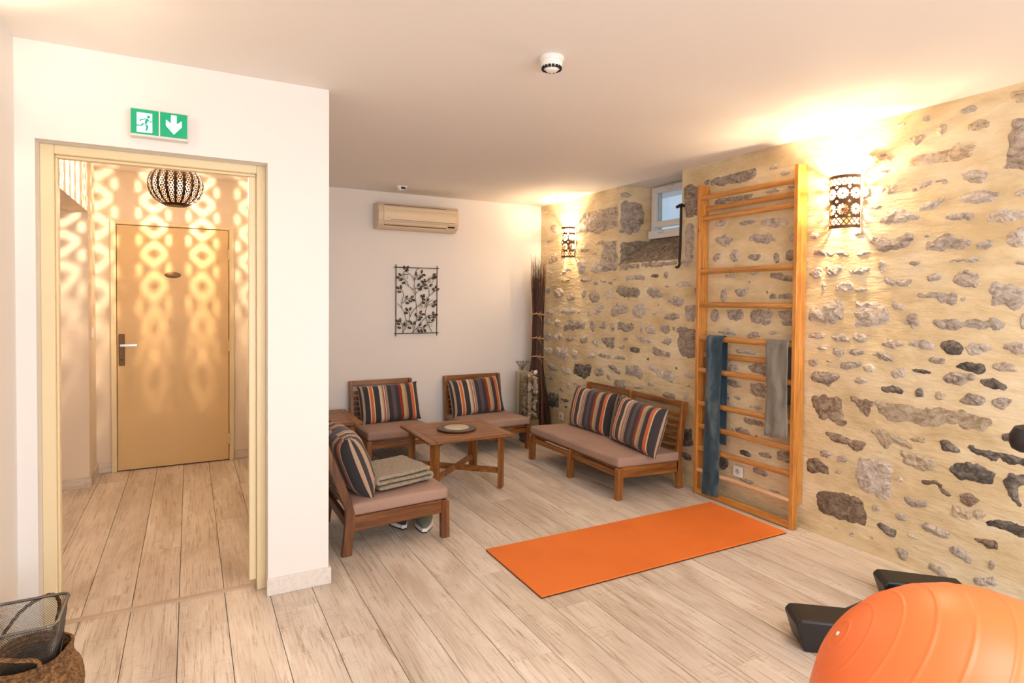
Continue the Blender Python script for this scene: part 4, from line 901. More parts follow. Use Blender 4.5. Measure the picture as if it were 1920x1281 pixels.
def towel(name, label, y0, y1, zf, zb, m, rz=1.195, x=3.425, sk=.0):
    r = .026; path = []
    path += [(r, rz-(rz-zb)*(1-i/6)) for i in range(7)]
    path += [(r*math.cos(a), rz+r*math.sin(a)) for a in [PI*i/8 for i in range(1, 8)]]
    path += [(-r-.002*math.sin(i*1.3), rz-(rz-zf)*i/16) for i in range(0, 17)]
    nu = 12; v = []; rn = random.Random(len(label))
    for i, (px, pz) in enumerate(path):
        for j in range(nu+1):
            u = j/nu; wv = .0035*math.sin(u*9+i*.25)+.002*math.sin(u*17-i*.4)+.004*noise.noise(Vector((u*3, pz*3, 5)))
            dn = max(0, (rz-pz)) if px < 0 else 0
            v.append((px+wv*(1 if abs(px) > r*.8 else .2)-.004, y0+(y1-y0)*u+sk*dn+.004*noise.noise(Vector((pz*4, u, 2))), pz+(.006*math.sin(u*5+1) if i == len(path)-1 else 0)))
    f = [(i*(nu+1)+j, i*(nu+1)+j+1, (i+1)*(nu+1)+j+1, (i+1)*(nu+1)+j) for i in range(len(path)-1) for j in range(nu)]
    o = MB().add(v, f).build(name, m, None, 0, True, loc=(x, 0, 0)); solid(o, .004); tag(o, label, 'cloth'); return o
towel('long_cloth', 'long dark blue tie-dyed cloth hanging over the left side of wall bars', 3.075, 3.225, .03, .42, M['towelb'], sk=.02)
towel('short_cloth', 'shorter grey-green cloth hanging over the right side of wall bars', 2.535, 2.70, .58, .80, M['towelg'])

# ------------------------------------------------------------------ lounge seating
def soft_box(x0, x1, y0, y1, z0, z1, r=.02, crown=.008, nx=10, ny=14, nz=3, seed=0):
    """box cushion, rounded edges, slightly crowned top and sides"""
    bm = bmesh.new(); bmesh.ops.create_cube(bm, size=1)
    bmesh.ops.scale(bm, vec=(x1-x0, y1-y0, z1-z0), verts=bm.verts); bmesh.ops.translate(bm, vec=((x0+x1)/2, (y0+y1)/2, (z0+z1)/2), verts=bm.verts)
    bmesh.ops.bevel(bm, geom=list(bm.edges), offset=r, segments=3, affect='EDGES', profile=.5)
    for ax, k, a, c in ((0, nx, x0, x1), (1, ny, y0, y1)):
        for i in range(1, k):
            co = [0, 0, 0]; co[ax] = a+(c-a)*i/k; no = [0, 0, 0]; no[ax] = 1
            bmesh.ops.bisect_plane(bm, geom=list(bm.verts)+list(bm.edges)+list(bm.faces), plane_co=co, plane_no=no)
    for v in bm.verts:
        u = (v.co.x-x0)/(x1-x0)*2-1; w = (v.co.y-y0)/(y1-y0)*2-1; h = (v.co.z-z0)/(z1-z0)
        v.co.z += crown*(1-u**4)*(1-w**4)*h+.003*noise.noise(Vector((v.co.x*6, v.co.y*6, seed)))*h
        v.co.x += .003*noise.noise(Vector((v.co.x*3, v.co.y*7, seed+4)))
    b = MB(); bm.verts.ensure_lookup_table(); b.v = [tuple(v.co) for v in bm.verts]; b.f = [tuple(v.index for v in f.verts) for f in bm.faces]; bm.free(); return b
def seat(name, label, cat, loc, rz, width, bays=1, lean=.2, depth=.66, group=None, w='teak', padw=None):
    """local frame: +x front, rear feet at x=0, y across"""
    t = thing(name, label, cat, loc, rz, group); T = M[w]
    n = bays+1; ys = [i*(width-.045)/bays for i in range(n)]
    H = .68
    for i, y in enumerate(ys):
        if True:
            # front leg
            MB().prism([(depth-.052, 0), (depth, 0), (depth-.004, .225), (depth-.02, .237), (depth-.058, .237)], y, y+.042, 'y').build('leg', T['z'], t, .003)
            o = MB().prism([(.0, 0), (.058, 0), (.072, .12), (.078, .23), (.075-lean*.06, .33), (.085-lean*(H-.23), H-.012), (.078-lean*(H-.23), H), (.038-lean*(H-.23), H), (.03-lean*(H-.23), H-.01), (.022, .27), (.020, .18)], y, y+.03, 'y').build('leg', T['z'], t, .003)
    for i in range(bays):
        a, c = ys[i], ys[i+1]
        MB().box(depth-.045, depth-.02, a+.042, c, .165, .205).build('front_rail', T['y'], t, .003)
        MB().box(depth-.075, depth-.045, a+.03, c+.01, .213, .238).build('seat_slat', T['y'], t, .003)
        for q in range(1, 5):
            xx = depth-.075-q*.115; MB().box(xx-.05, xx, a+.03, c+.01, .208-q*.004, .226-q*.004).build('seat_slat', T['y'], t, .003)
        # backrest between the posts
        def bx(z): return .045-lean*(z-.23)
        for zz, hh, nm in ((.655, .05, 'top_rail'), (.565, .032, 'slat'), (.515, .032, 'slat'), (.465, .032, 'slat'), (.415, .032, 'slat'), (.365, .032, 'slat'), (.315, .032, 'slat')):
            v = MB().bar((bx(zz), a+.028, zz), (bx(zz), c+.002, zz), .020, hh, up=(-lean, 0, 1)); v.build(nm, T['y'], t, .003)
    for y in (ys[0]+.012, ys[-1]+.012):
        MB().prism([(.06, .135), (depth-.05, .158), (depth-.05, .239), (.06, .222)], y-.008, y+.018, 'y').build('side_rail', T['x'], t, .003)
    MB().box(.03, .06, ys[0]+.03, ys[-1], .15, .20).build('rear_rail', T['y'], t, .003)
    pw = padw or (0, width)
    p = soft_box(.055, depth-.008, pw[0]+.004, pw[1]-.004, .2405, .310, .018, .010, 8, 10*bays, seed=len(label))
    for i, v in enumerate(p.v): p.v[i] = (v[0], v[1], v[2]-.02*(1-v[0]/depth))
    o = p.build('seat_cushion', M['pad'], t, 0, True)
    m = MB()
    return t
def pillow(label, loc, R, w=.56, h=.36, th=.15, m='stripe', seed=0, group='striped cushions on the wooden seats'):
    """boxed cushion: stripes run along local z, width along local x, thickness along local y, the stripe pattern wraps round the ends"""
    nu, nv, ng = 24, 16, 4; gd = .055; v = []; uv = []; f = []
    def P(a, c, side, t):
        """a, c in -1..1 on the faces; t in -1..1 across the gusset"""
        e = max(0, 1-abs(a)**4)**.55*max(0, 1-abs(c)**4)**.55
        x = a*w/2*(1-.035*(1-c*c)*abs(a)**6+.03*abs(c)**8*abs(a)**8); z = c*h/2*(1-.05*(1-a*a)*abs(c)**6+.03*abs(a)**8*abs(c)**8)
        bul = .012*(1-t*t); L_ = max(abs(a), abs(c))
        if L_ > .999:
            if abs(a) > .999: x += bul*(1 if a > 0 else -1)*(1-c*c)
            if abs(c) > .999: z += bul*(1 if c > 0 else -1)*(1-a*a)
        y = side*(gd*(.55+.45*(1-a*a*c*c))/2+(th-gd)/2*e*(1+.12*noise.noise(Vector((a*2, c*2, seed+side*3)))))
        pin = 1-.35*abs(a*c)**6
        return x, y*pin if L_ < .999 or side else t*gd/2, z
    loops = []
    for j in range(nv+1):
        c = j/nv*2-1; loop = []
        for i in range(nu+1):
            a = i/nu*2-1; loop.append((P(a, c, -1, -1), .07+.86*i/nu))
        for q in range(1, ng):
            t = q/ng*2-1; p0 = P(1, c, -1, -1); p1 = P(1, c, 1, 1); k = (t+1)/2
            loop.append(((p0[0]+.012*(1-t*t)*(1-c*c), p0[1]*(1-k)+p1[1]*k, p0[2]), .93+.14*k))
        for i in range(nu, -1, -1):
            a = i/nu*2-1; loop.append((P(a, c, 1, 1), 1.07+.86*(nu-i)/nu))
        for q in range(1, ng):
            t = 1-q/ng*2; p0 = P(-1, c, -1, -1); p1 = P(-1, c, 1, 1); k = (t+1)/2
            loop.append(((p0[0]-.012*(1-t*t)*(1-c*c), p0[1]*(1-k)+p1[1]*k, p0[2]), 1.93+.14*(1-k)))
        loops.append(loop)
    n = len(loops[0])
    for L_ in loops: v += [p[0] for p in L_]; uv += [p[1] for p in L_]
    for j in range(nv):
        for i in range(n): f.append((j*n+i, j*n+(i+1) % n, (j+1)*n+(i+1) % n, (j+1)*n+i))
    for j, o_ in ((0, -1), (nv, 1)):          # top and bottom gussets: bridge front row to back row
        for i in range(nu):
            a0, a1 = j*n+i, j*n+i+1; b0 = j*n+(nu+ng-1)+(nu-i)+1; b1 = b0-1
            f.append((a0, a1, b1, b0))
        f.append(tuple(j*n+nu+q for q in range(0, ng+1))); f.append(tuple([j*n+(nu+ng+nu)+q for q in range(0, ng)]+[j*n]))
    me = bpy.data.meshes.new('striped_cushion'); me.from_pydata(v, [], f); me.materials.append(M[m])
    ul = me.uv_layers.new(name='UVMap')
    for poly in me.polygons:
        us = [uv[me.loops[l].vertex_index] for l in poly.loop_indices]; big = max(us)-min(us) > 1
        horizontal = len(us) == 4 and poly.index >= nv*n
        for l, u in zip(poly.loop_indices, us):
            if horizontal: u = .07+.86*(v[me.loops[l].vertex_index][0]/w+.5)
            elif big and u < .5: u += 2
            ul.data[l].uv = (u, .5)
    me.polygons.foreach_set('use_smooth', [True]*len(me.polygons))
    bm = bmesh.new(); bm.from_mesh(me); bmesh.ops.recalc_face_normals(bm, faces=bm.faces)
    for e in bm.edges:
        if len(e.link_faces) == 2 and e.calc_face_angle(0) > .75: e.smooth = False
    bm.to_mesh(me); bm.free()
    o = bpy.data.objects.new('striped_cushion', me); o.matrix_world = Matrix.Translation(loc) @ R; link(o); tag(o, label, 'cushion', group)
    return o
RZ = lambda a: Matrix.Rotation(a, 4, 'Z')
RX = lambda a: Matrix.Rotation(a, 4, 'X')
RY = lambda a: Matrix.Rotation(a, 4, 'Y')
# near chair, seen from its side, faces right
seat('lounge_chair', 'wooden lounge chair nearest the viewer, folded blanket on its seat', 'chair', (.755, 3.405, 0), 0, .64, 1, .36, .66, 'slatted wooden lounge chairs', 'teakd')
# back left chair faces the viewer: local +x -> -y
seat('lounge_chair', 'wooden lounge chair against the back wall beside the small side table', 'chair', (1.345, 5.745, 0), -PI/2, .635, 1, .17, .66, 'slatted wooden lounge chairs')
seat('lounge_chair', 'wooden lounge chair against the back wall below right of the air conditioner', 'chair', (2.315, 5.745, 0), -PI/2, .66, 1, .17, .66, 'slatted wooden lounge chairs')
seat('wooden_loveseat', 'two seat slatted wooden loveseat against the stone wall', 'sofa', (3.425, 4.765, 0), PI, 1.31, 2, .15, .665)
pillow('striped cushion leaning on the chair beside the side table', (1.685, 5.575, .475), RX(-.30) @ RY(-.03), .57, .36, seed=1)
pillow('striped cushion leaning on the chair right of the wall art', (2.60, 5.575, .48), RX(-.30) @ RY(-.05), .57, .37, seed=2)
pillow('striped cushion on the loveseat, the far one in the corner side', (3.20, 4.375, .485), RZ(-PI/2) @ RX(-.24), .60, .37, seed=3)
pillow('striped cushion on the loveseat, the one nearer the wall bars', (3.13, 3.68, .487), RZ(-PI/2-.10) @ RX(-.30) @ RY(.03), .60, .37, .16, seed=4)
pillow('striped cushion seen end-on on the chair nearest the viewer', (.875, 3.76, .478), RZ(PI/2) @ RX(-.36), .58, .38, .19, 'stripe', seed=5)
# folded blanket on the near chair
def blanket():
    path = []; z = .335; R_ = .012; Lx = .36
    pitch = .032; lay = 3; x0, x1 = 0, Lx
    pts = []
    for k in range(lay):
        zz = k*pitch; rng = [x0+(x1-x0)*i/10 for i in range(11)]
        if k % 2: rng = rng[::-1]
        pts += [(x, zz) for x in rng]
        if k < lay-1:
            cx = rng[-1]; s = 1 if cx > .1 else -1
            for q in range(1, 5):
                a = -PI/2+PI*q/5; pts.append((cx+s*.012*math.cos(a), zz+pitch/2+pitch/2*math.sin(a)))
    # outer wrap over the front edge: last layer folds down
    x, zz = pts[-1]
    ny = 16; v = []
    for i, (px, pz) in enumerate(pts):
        for j in range(ny+1):
            u = j/ny; sag = .006*noise.noise(Vector((px*6, u*3, pz*9)))
            v.append((px+.008*noise.noise(Vector((u*4, pz*20, 1))), u*.36+.006*noise.noise(Vector((px*5, pz*30, 4))), pz+sag*(pz/.08)+(.004*noise.noise(Vector((px*40, u*40, pz)))) ))
    f = [(i*(ny+1)+j, i*(ny+1)+j+1, (i+1)*(ny+1)+j+1, (i+1)*(ny+1)+j) for i in range(len(pts)-1) for j in range(ny)]
    o = MB().add(v, f).build('folded_blanket', M['fleece'], None, 0, True, loc=(.995, 3.475, .334)); o.rotation_euler = (0, -.02, .20)
    solid(o, .022); s = o.modifiers.new('b', 'SUBSURF'); s.levels = s.render_levels = 1
    d = o.modifiers.new('d', 'DISPLACE'); tx = bpy.data.textures.new('fleece', 'CLOUDS'); tx.noise_scale = .012; d.texture = tx; d.strength = .006; d.mid_level = .5
    tag(o, 'folded beige fleece blanket on the nearest lounge chair', 'blanket')
blanket()
# tables
def table(name, label, loc, w, d, h=.435, scale=1, cat='table', group='slatted wooden tables'):
    t = thing(name, label, cat, loc, 0, group); T = M['teak']
    fw = .062; z0 = h-.022
    MB().box(0, fw, 0, d, z0, h).build('top_frame', T['y'], t, .003); MB().box(w-fw, w, 0, d, z0, h).build('top_frame', T['y'], t, .003)
    MB().box(fw+.001, w-fw-.001, 0, fw, z0, h).build('top_frame', T['x'], t, .003); MB().box(fw+.001, w-fw-.001, d-fw, d, z0, h).build('top_frame', T['x'], t, .003)
    n = 9; inner = d-2*fw-.008; p = inner/n
    for i in range(n):
        y = fw+.004+i*p; MB().box(fw+.002, w-fw-.002, y+.0025, y+p-.0025, z0+.002, h-.001).build('slat', T['x'], t, .002)
    MB().box(w/2-.03, w/2+.03, fw, d-fw, z0-.02, z0).build('cross_bearer', T['y'], t, .002)
    ins = .075; cx, cy = w/2, d/2
    cs = [(ins, ins), (w-ins, ins), (w-ins, d-ins), (ins, d-ins)]
    for (x, y) in cs:
        s = 1 if (x < cx) == (y < cy) else -1
        dv = Vector((1, -s, 0)).normalized(); nn = Vector((1, s, 0)).normalized(); p0 = Vector((x, y, 0))
        v = [p0+dv*a*.034+nn*b_*.016+Vector((0, 0, zz)) for zz in (0, z0) for a, b_ in ((-1, -1), (1, -1), (1, 1), (-1, 1))]
        MB().add(v, [(3, 2, 1, 0), (4, 5, 6, 7), (0, 1, 5, 4), (1, 2, 6, 5), (2, 3, 7, 6), (3, 0, 4, 7)]).build('leg', T['z'], t, .003)
    for k, (a, c) in enumerate(((cs[0], cs[2]), (cs[1], cs[3]))):
        MB().bar((a[0], a[1], .135+.0*k), (c[0], c[1], .135), .020+.002*k, .045-.001*k).build('stretcher', T['x'], t, .002)
        MB().bar((a[0], a[1], z0-.025), (c[0], c[1], z0-.025), .020+.002*k, .04-.001*k).build('upper_brace', T['x'], t, .002)
    m = MB().lathe([(.008, 0), (.008, .004)], 10, Matrix.Translation((cx, cy, .158))); m.build('bolt_head', M['chrome'], t)
    return t
table('coffee_table', 'square slatted wooden coffee table with a round board on it', (1.52, 4.06, 0), .70, .67)
table('side_table', 'square slatted wooden table half hidden behind the doorway wall', (.66, 5.01, 0), .625, .66)
ls = thing('turntable_board', 'round dark rimmed board with cream centre on the coffee table', 'board', (1.875, 4.385, .436))
MB().lathe([(.10, 0), (.155, .006), (.158, .012), (.155, .016), (.098, .014)], 48).build('rim', mat('grey_brown_board', (.12, .085, .055), .5, noise_col=((.07, .05, .035), 30, .4, .7)), ls, 0, True)
MB().lathe([(.098, .012), (.098, .019), (.094, .021)], 48).build('centre_disc', mat('cream_stone', (.60, .49, .34), .4, noise_col=((.45, .35, .22), 14, .45, .7)), ls, 0, True)

# ------------------------------------------------------------------ twig bundle, shell vase, cream vase
tb = thing('twig_bundle', 'tall bundle of dark twigs tied with raffia in the corner', 'twig bundle', (3.325, 5.58, 0))
rnd = random.Random(5)
for gi, (nm, cnt, mt) in enumerate((('twigs', 150, 'twig'), ('outer_twigs', 60, 'twig2'))):
    m = MB()
    for i in range(cnt):
        a = rnd.uniform(0, 2*PI); q = math.sqrt(rnd.random()) if gi == 0 else rnd.uniform(.6, 1)
        top = rnd.uniform(1.55, 1.97); ph = rnd.uniform(0, 6)
        def rad(z):
            if z < .8: return .064+.15*(1-z/.8)**1.25
            if z < 1.3: return .064-.004*(z-.8)
            return .062+.036*(z-1.3)/.6
        pts = []
        z0 = rnd.uniform(0, .03)
        for s_ in range(8):
            z = z0+(top-z0)*s_/7; r = rad(z)*q; jx = .006*math.sin(z*5+ph)
            x = r*math.cos(a+.3*z)+jx+.01*z; y = r*math.sin(a+.3*z)*.9
            x = min(x, .150); y = min(y, .11) if x > -.16 else min(y, .06); pts.append((x, y, z))
        m.tube(pts, [.0035]*5+[.0028, .0022, .0011], 3)
    o = m.build(nm, M[mt], tb); tag(o, kind='stuff')
for z, r in ((1.32, .066), (1.06, .066), (.86, .070)):
    m = MB(); m.tube([(r*math.cos(a)+.01*z, r*math.sin(a)*.95, z+.006*math.sin(a*2)) for a in [2*PI*q/20 for q in range(21)]], .009, 6)
    m.tube([(-.03, -r, z), (-.05, -r-.012, z+.02), (-.075, -r-.01, z+.005)], .0035, 5); m.tube([(-.03, -r, z), (.0, -r-.015, z-.03), (.012, -r-.012, z-.07)], .0035, 5); m.tube([(-.03, -r, z), (.01, -r-.012, z+.03)], .0035, 5)
    m.build('raffia_tie', M['raffia'], tb, 0, True)
vx, vy = 3.115, 5.36
gv = thing('shell_vase', 'tall square glass vase filled with seashells beside the twig bundle', 'vase', (vx, vy, 0))
gw = .078
MB().box(-gw, gw, -gw, gw, 0, .006).build('base', M['glass'], gv)
for (a0, a1, b0, b1) in ((-gw, gw, -gw, -gw+.005), (-gw, gw, gw-.005, gw), (-gw, -gw+.005, -gw+.005, gw-.005), (gw-.005, gw, -gw+.005, gw-.005)):
    MB().box(a0, a1, b0, b1, .006, .705).build('glass_side', M['glass'], gv)
o = MB().box(vx-gw+.006, vx+gw-.006, vy-gw+.006, vy+gw-.006, .008, .235).build('sand', M['sand'], None, .003); tag(o, 'beige sand filling the bottom of the glass vase', 'sand', kind='stuff')
shell_m = [mat('shell_%s' % n_, c_, .45, noise_col=(d_, 30, .4, .65)) for n_, c_, d_ in (('cream', (.72, .58, .42), (.45, .28, .15)), ('pale', (.82, .75, .66), (.6, .5, .4)), ('brown', (.34, .18, .09), (.6, .42, .26)), ('pink', (.66, .42, .30), (.8, .66, .54)))]
def shell_fan():
    b = MB(); v = [(0, -.5, .0)]; n = 14
    for i in range(n+1):
        a = -1.2+2.4*i/n; r = 1+.05*(-1)**i; v.append((r*.8*math.sin(a), -.5+r*math.cos(a), .12*(-1)**i*.4)); v.append((.45*math.sin(a), -.5+.55*math.cos(a), .28+.03*(-1)**i))
    f = []
    for i in range(n):
        a = 1+2*i; f += [(0, a+1, a+3), (a+1, a, a+2, a+3)]
    return b.add(v, f)
def shell_spiral():
    pts = []; rs = []
    for i in range(26):
        t_ = i/25; a = t_*PI*5; R = .34*t_; pts.append((R*math.cos(a), R*math.sin(a), .6-t_*.8)); rs.append(.05+.27*t_)
    return MB().tube(pts, rs, 8)
def pebble(): return MB().lathe([(.05, -.38), (.36, -.25), (.5, 0), (.36, .27), (.05, .38)], 10)
protos = [[f().mesh('seashell', m_, 0, True) for m_ in shell_m] for f in (shell_fan, shell_spiral, pebble)]
rnd = random.Random(21); lay = 15; spots = []
for L_ in range(lay):
    z = .265+L_*.0325
    for (dx, dy) in ((-.036, -.042), (.036, -.042), (-.036, .036), (.036, .036)):
        spots.append((dx+rnd.uniform(-.008, .008), dy+rnd.uniform(-.006, .006), z+rnd.uniform(-.008, .008)))
for i, (dx, dy, z) in enumerate(spots):
    o = bpy.data.objects.new('seashell', protos[rnd.choice((0, 1, 1, 2, 2))][rnd.randrange(4)]); s_ = rnd.uniform(.045, .058)
    o.location = (vx+dx, vy+dy, z); o.rotation_euler = (rnd.uniform(0, 6), rnd.uniform(0, 6), rnd.uniform(0, 6)); o.scale = (s_, s_*.9, s_*.9); link(o)
    tag(o, 'small seashell or pebble piled in the tall square glass vase', 'shell', 'seashells and pebbles in the glass vase')
cv = thing('cream_vase', 'tall flat cream vase with dried sprig behind the shell vase', 'vase', (3.235, 5.745, 0))
m = MB().prism([(-.045, 0), (.045, 0), (.052, .69), (-.052, .69)], -.04, .04, 'y'); m.build('body', M['vase_cream'], cv, .006)
m = MB()
for k in range(14):
    a = rnd.uniform(-.5, .5); c = rnd.uniform(-.5, .5); m.tube([(0, 0, .695), (a*.06, c*.05, .74), (a*.16, c*.1, .78+rnd.uniform(0, .03))], .002, 4)
    m.lathe([(.002, -.006), (.007, 0), (.002, .006)], 6, Matrix.Translation((a*.16, c*.1, .79)))
m.build('dried_sprig', mat('grey_sprig', (.22, .18, .14), .9), cv, 0, True)

# ------------------------------------------------------------------ shoes under the near chair
def shoe(label, loc, rz, col, group='trainers under the nearest chair'):
    t = thing('shoe', label, 'shoe', loc, rz, group)
    L_ = .28; ns = 16; nr = 14
    def wid(s): return .034+.016*math.sin(PI*min(1, s*1.05))**.8+.008*(1 if s > .6 else s/.6)*math.sin(PI*s)
    def ring(s, w, z0, z1, flat_):
        pts = []
        for k in range(nr):
            a = 2*PI*k/nr; pts.append((s*L_, w*math.cos(a), z0+(z1-z0)*(.5+.5*math.sin(a))**flat_))
        return pts
    b = MB(); v = []
    for i in range(ns+1):
        s = i/ns; e = math.sin(PI*min(max(s, .012), .988))**.35; h = .095-.05*max(0, (s-.28)/.72)**.8 if s > .28 else .095-.02*math.sin(s/.28*PI)
        v += ring(s, wid(s)*e, .018, .02+h*e, .8)
    f = [(i*nr+k, i*nr+(k+1) % nr, (i+1)*nr+(k+1) % nr, (i+1)*nr+k) for i in range(ns) for k in range(nr)]+[tuple(range(nr))[::-1], tuple(ns*nr+k for k in range(nr))]
    b.add(v, f).build('upper', col, t, 0, True)
    def outline(g): 
        up_ = []; 
        for i in range(ns+1):
            s = i/ns; e = math.sin(PI*min(max(s, .02), .98))**.35; up_.append((s*L_+(g if i == ns else -g if i == 0 else 0), wid(s)*e+g))
        return up_+[(x, -y) for x, y in up_[::-1]]
    MB().prism(outline(.003), .006, .030, 'z').build('midsole', M['white'], t, .004)
    MB().prism(outline(.001), 0, .007, 'z').build('outsole', M['black'], t, .001)
    m = MB()
    for k in range(5):
        x = L_*(.42+.07*k); z = .098-.012*k; m.tube([(x, -.028, z-.014), (x, -.012, z-.001), (x, .012, z-.001), (x, .028, z-.014)], .003, 6)
    m.build('laces', M['black'], t, 0, True)
    MB().tube([(L_*.14+.034*math.cos(a)*1.1, .024*math.sin(a), .108+.004*math.cos(a)) for a in [2*PI*q/18 for q in range(19)]], .006, 6).build('collar', M['black'], t, 0, True)
grey = mat('grey_green_knit', (.16, .17, .14), .9, bump=(250, .6, .002)); dk = mat('dark_knit', (.05, .035, .03), .9, bump=(250, .6, .002))
shoe('grey trainer with white sole under the nearest chair, the right one', (1.385, 3.80, 0), -PI/2-.32, grey)
shoe('dark trainer with white sole partly hidden under the nearest chair', (1.19, 3.93, 0), -PI/2+.05, dk)

# ------------------------------------------------------------------ yoga mat
ym = thing('exercise_mat', 'long orange foam exercise mat lying on the plank floor', 'mat', (1.52, 2.485, 0), -.004)
MB().box(0, 1.815, 0, .632, .0002, .004).build('dark_underside', M['matd'], ym, .0015)
MB().box(.0, 1.816, 0, .633, .0045, .013).build('foam_top', M['mat'], ym, .004, False, 2)

# ------------------------------------------------------------------ exercise ball
bc = Vector((1.70, .72, .376)); ax = Vector((-.492, .658, .570)).normalized()
R_ = .375; nl = 360; ns = 72; v = []; f = []
for i in range(1, nl):
    th = PI*i/nl; d_ = th*R_
    g = 0
    for k in range(1, 15):
        c_ = .043+.0735*(k-1)*1.0
        g = max(g, math.exp(-((d_-c_)/.0034)**2))
    r = R_+.0019*g
    for j in range(ns):
        a = 2*PI*j/ns; v.append((r*math.sin(th)*math.cos(a), r*math.sin(th)*math.sin(a), r*math.cos(th)))
n0 = len(v); v += [(0, 0, R_), (0, 0, -R_)]
for i in range(nl-2):
    for j in range(ns): f.append((i*ns+j, (i+1)*ns+j, (i+1)*ns+(j+1) % ns, i*ns+(j+1) % ns))
for j in range(ns): f.append((n0, j, (j+1) % ns)); f.append((n0+1, (nl-2)*ns+(j+1) % ns, (nl-2)*ns+j))
ball = thing('exercise_ball', 'large glossy orange exercise ball at the lower right', 'ball', tuple(bc))
ball.rotation_euler = ax.to_track_quat('Z', 'Y').to_euler()
om = mat('orange_vinyl', (.86, .185, .05), .40, spec=.45, bump=(300, .04, .001)); om.node_tree.nodes['Principled BSDF'].inputs['Subsurface Weight'].default_value = .15; om.node_tree.nodes['Principled BSDF'].inputs['Subsurface Radius'].default_value = (.05, .02, .01)
MB().add(v, f).build('shell', om, ball, 0, True)
MB().lathe([(.0065, .3735), (.0065, .3765), (.004, .378)], 16).build('plug', M['white'], ball, 0, True)

# ------------------------------------------------------------------ exercise machine behind the ball (feet, beam, upright, grip)
em = thing('exercise_machine', 'black exercise machine mostly hidden behind the orange ball', 'exercise machine', (0, 0, 0))
def foot(name, pts_top, pts_bot, zt, parent):
    n = len(pts_top); v = [(x, y, 0) for x, y in pts_bot]+[(x, y, z) for (x, y), z in zip(pts_top, zt)]
    return MB().add(v, [tuple(range(n))[::-1], tuple(range(n, 2*n))]+[(i, (i+1) % n, (i+1) % n+n, i+n) for i in range(n)]).build(name, M['black'], parent, .008, False, 2)
def cap(x0, y0, rz, L_, w_, h_, parent):
    b = MB().prism([(.035, 0), (L_, 0), (L_, h_*.9), (.06, h_), (.02, h_), (0, h_*.82)], -w_/2, w_/2, 'y')
    o = b.build('foot', M['black'], parent, .010, False, 2); o.location = (x0, y0, 0); o.rotation_euler = (0, 0, rz); 
    s = MB().box(.02, .022, -w_*.28, w_*.28, h_*.25, h_*.6).build('foot_inset', M['blackg'], o, .001)
    return o
cap(2.285, 1.675, -.62, .46, .16, .135, em)
cap(3.0, 1.715, -.70, .38, .15, .125, em)
MB().bar((2.46, 1.585, .085), (3.05, 1.60, .085), .06, .045).build('cross_beam', M['blackg'], em, .008)
MB().bar((2.90, 1.50, .11), (2.62, .30, .11), .07, .06).build('main_beam', M['blackg'], em, .008)
MB().bar((2.72, .80, .13), (2.95, .62, .92), .06, .05).build('upright', M['blackg'], em, .006)
MB().bar((2.36, .52, .05), (2.90, .46, .05), .06, .05).build('rear_foot', M['black'], em, .01)
MB().bar((2.64, .62, .12), (2.60, .60, .62), .05, .05).build('seat_post', M['blackg'], em, .006)
MB().lathe([(.05, .62), (.12, .64), (.11, .70), (.04, .71)], 20, None, 2.60, .60).build('saddle', M['black'], em, 0, True)
MB().tube([(2.95, .62, .90), (2.92, .70, .97), (2.80, .85, .98), (2.64, .975, .985)], .018, 10).build('handlebar', M['blackg'], em, 0, True)
MB().tube([(2.60, .990, .945), (2.60, .990, .955), (2.60, .988, .975), (2.60, .985, 1.0), (2.60, .98, 1.03), (2.60, .978, 1.042)], [.012, .034, .044, .046, .036, .012], 16).build('grip', M['black'], em, 0, True)

# ------------------------------------------------------------------ basket and wire bin
bk = thing('seagrass_basket', 'woven seagrass belly basket with rope handles at lower left', 'basket', (-.485, 2.55, 0))
prof = [(.10, .004), (.140, .03), (.158, .09), (.160, .13), (.150, .17), (.128, .20), (.118, .225), (.122, .255), (.116, .256), (.112, .225), (.122, .198), (.143, .168), (.150, .13), (.148, .09), (.13, .035), (.09, .012)]
m = MB(); n = 56; v = []
pf = []
for i in range(len(prof)-1):
    for q in range(4):
        u = q/4; pf.append((prof[i][0]*(1-u)+prof[i+1][0]*u, prof[i][1]*(1-u)+prof[i+1][1]*u))
pf.append(prof[-1])
for i, (r, z) in enumerate(pf):
    for k_ in range(n):
        a = 2*PI*k_/n; rr = r*(1+.006*math.sin(k_*PI*.5+(i % 2)*PI))+(.0022 if i % 2 else -.0022); fold = .012*noise.noise(Vector((math.cos(a)*1.5, math.sin(a)*1.5, z*8)))
        v.append(((rr+fold)*math.cos(a)*.98, (rr+fold)*math.sin(a)*1.15, z))
f = [(i*n+k_, i*n+(k_+1) % n, (i+1)*n+(k_+1) % n, (i+1)*n+k_) for i in range(len(pf)-1) for k_ in range(n)]+[tuple(range(n))[::-1], tuple((len(pf)-1)*n+k_ for k_ in range(n))]
m.add(v, f).build('body', M['sea'], bk, 0, True)
def rope(pts, r=.006):
    P_ = [Vector(p) for p in pts]; fine = []
    for i in range(len(P_)-1):
        p0 = P_[max(i-1, 0)]; p1 = P_[i]; p2_ = P_[i+1]; p3 = P_[min(i+2, len(P_)-1)]
        for q in range(10):
            u = q/10; fine.append(.5*((2*p1)+(p2_-p0)*u+(2*p0-5*p1+4*p2_-p3)*u*u+(3*p1-p0-3*p2_+p3)*u**3))
    fine.append(P_[-1]); b = MB()
    for s in (0, 2.1, 4.2):
        tw = []
        for i, p in enumerate(fine):
            d_ = (fine[min(i+1, len(fine)-1)]-fine[max(i-1, 0)]).normalized(); a_ = d_.cross(Vector((.3, .2, 1))).normalized(); c_ = d_.cross(a_)
            ph = i*.75+s; tw.append(p+a_*math.cos(ph)*r*.55+c_*math.sin(ph)*r*.55)
        b.tube(tw, r*.62, 6)
    return b
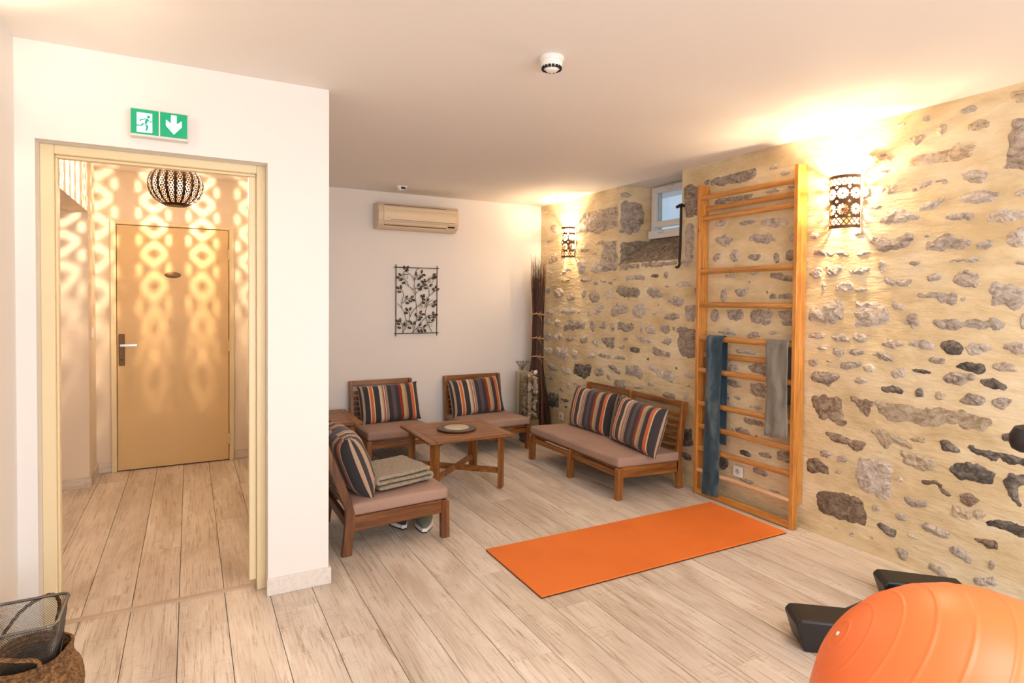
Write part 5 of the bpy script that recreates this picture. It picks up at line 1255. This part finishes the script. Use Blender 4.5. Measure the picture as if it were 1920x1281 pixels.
rope([(.055, -.126, .225), (.05, -.150, .29), (.0, -.165, .315), (-.06, -.15, .325), (-.12, -.13, .315), (-.14, -.11, .24)]).build('rope_handle', M['sea'], bk, 0, True)
rope([(.045, .135, .24), (.06, .16, .335), (.03, .165, .375), (-.05, .165, .335), (-.11, .16, .25)]).build('rope_handle', M['sea'], bk, 0, True)
wb = thing('wire_bin', 'rectangular grey wire mesh bin standing inside the seagrass basket', 'bin', (-.505, 2.575, .02))
zr = .365; hx, hy = .112, .128
def rr_pt(u, zf):
    """rounded rectangle outline, tapering to the foot"""
    s = .72+.28*zf; a, c, r = hx*s, hy*s, .026
    per = [(a-r, -c, a, -c+r), ]
    segs = []
    for (cx_, cy_, a0) in ((a-r, -c+r, -PI/2), (a-r, c-r, 0), (-a+r, c-r, PI/2), (-a+r, -c+r, PI)):
        for q in range(5): segs.append((cx_+r*math.cos(a0+PI/2*q/4), cy_+r*math.sin(a0+PI/2*q/4)))
    L_ = [math.dist(segs[i], segs[(i+1) % len(segs)]) for i in range(len(segs))]; T_ = sum(L_); d_ = (u % 1)*T_
    for i, l in enumerate(L_):
        if d_ <= l+1e-9: t_ = d_/l; p, q = segs[i], segs[(i+1) % len(segs)]; return (p[0]+(q[0]-p[0])*t_, p[1]+(q[1]-p[1])*t_)
        d_ -= l
    return segs[0]
m = MB(); NU = 118
for s in (1, -1):
    for k_ in range(NU):
        pts = []
        for i in range(9):
            zf = i/8; x, y = rr_pt(k_/NU+s*zf*.34, zf); pts.append((x, y, .01+(zr-.025)*zf))
        m.tube(pts, .00085, 3, False)
o = m.build('wire_mesh', M['mesh'], wb); tag(o, kind='stuff')
m = MB().tube([(*rr_pt(q/64, 1), zr-.01) for q in range(65)], .0055, 8); m.build('rim', M['mesh'], wb, 0, True)
m = MB().tube([(*rr_pt(q/64, 0), .01) for q in range(65)], .004, 8); m.build('foot_ring', M['mesh'], wb, 0, True)
m = MB(); 
m.box(-hx*.70, hx*.70, -hy*.70, hy*.70, 0, .004); m.build('floor_plate', M['mesh'], wb)
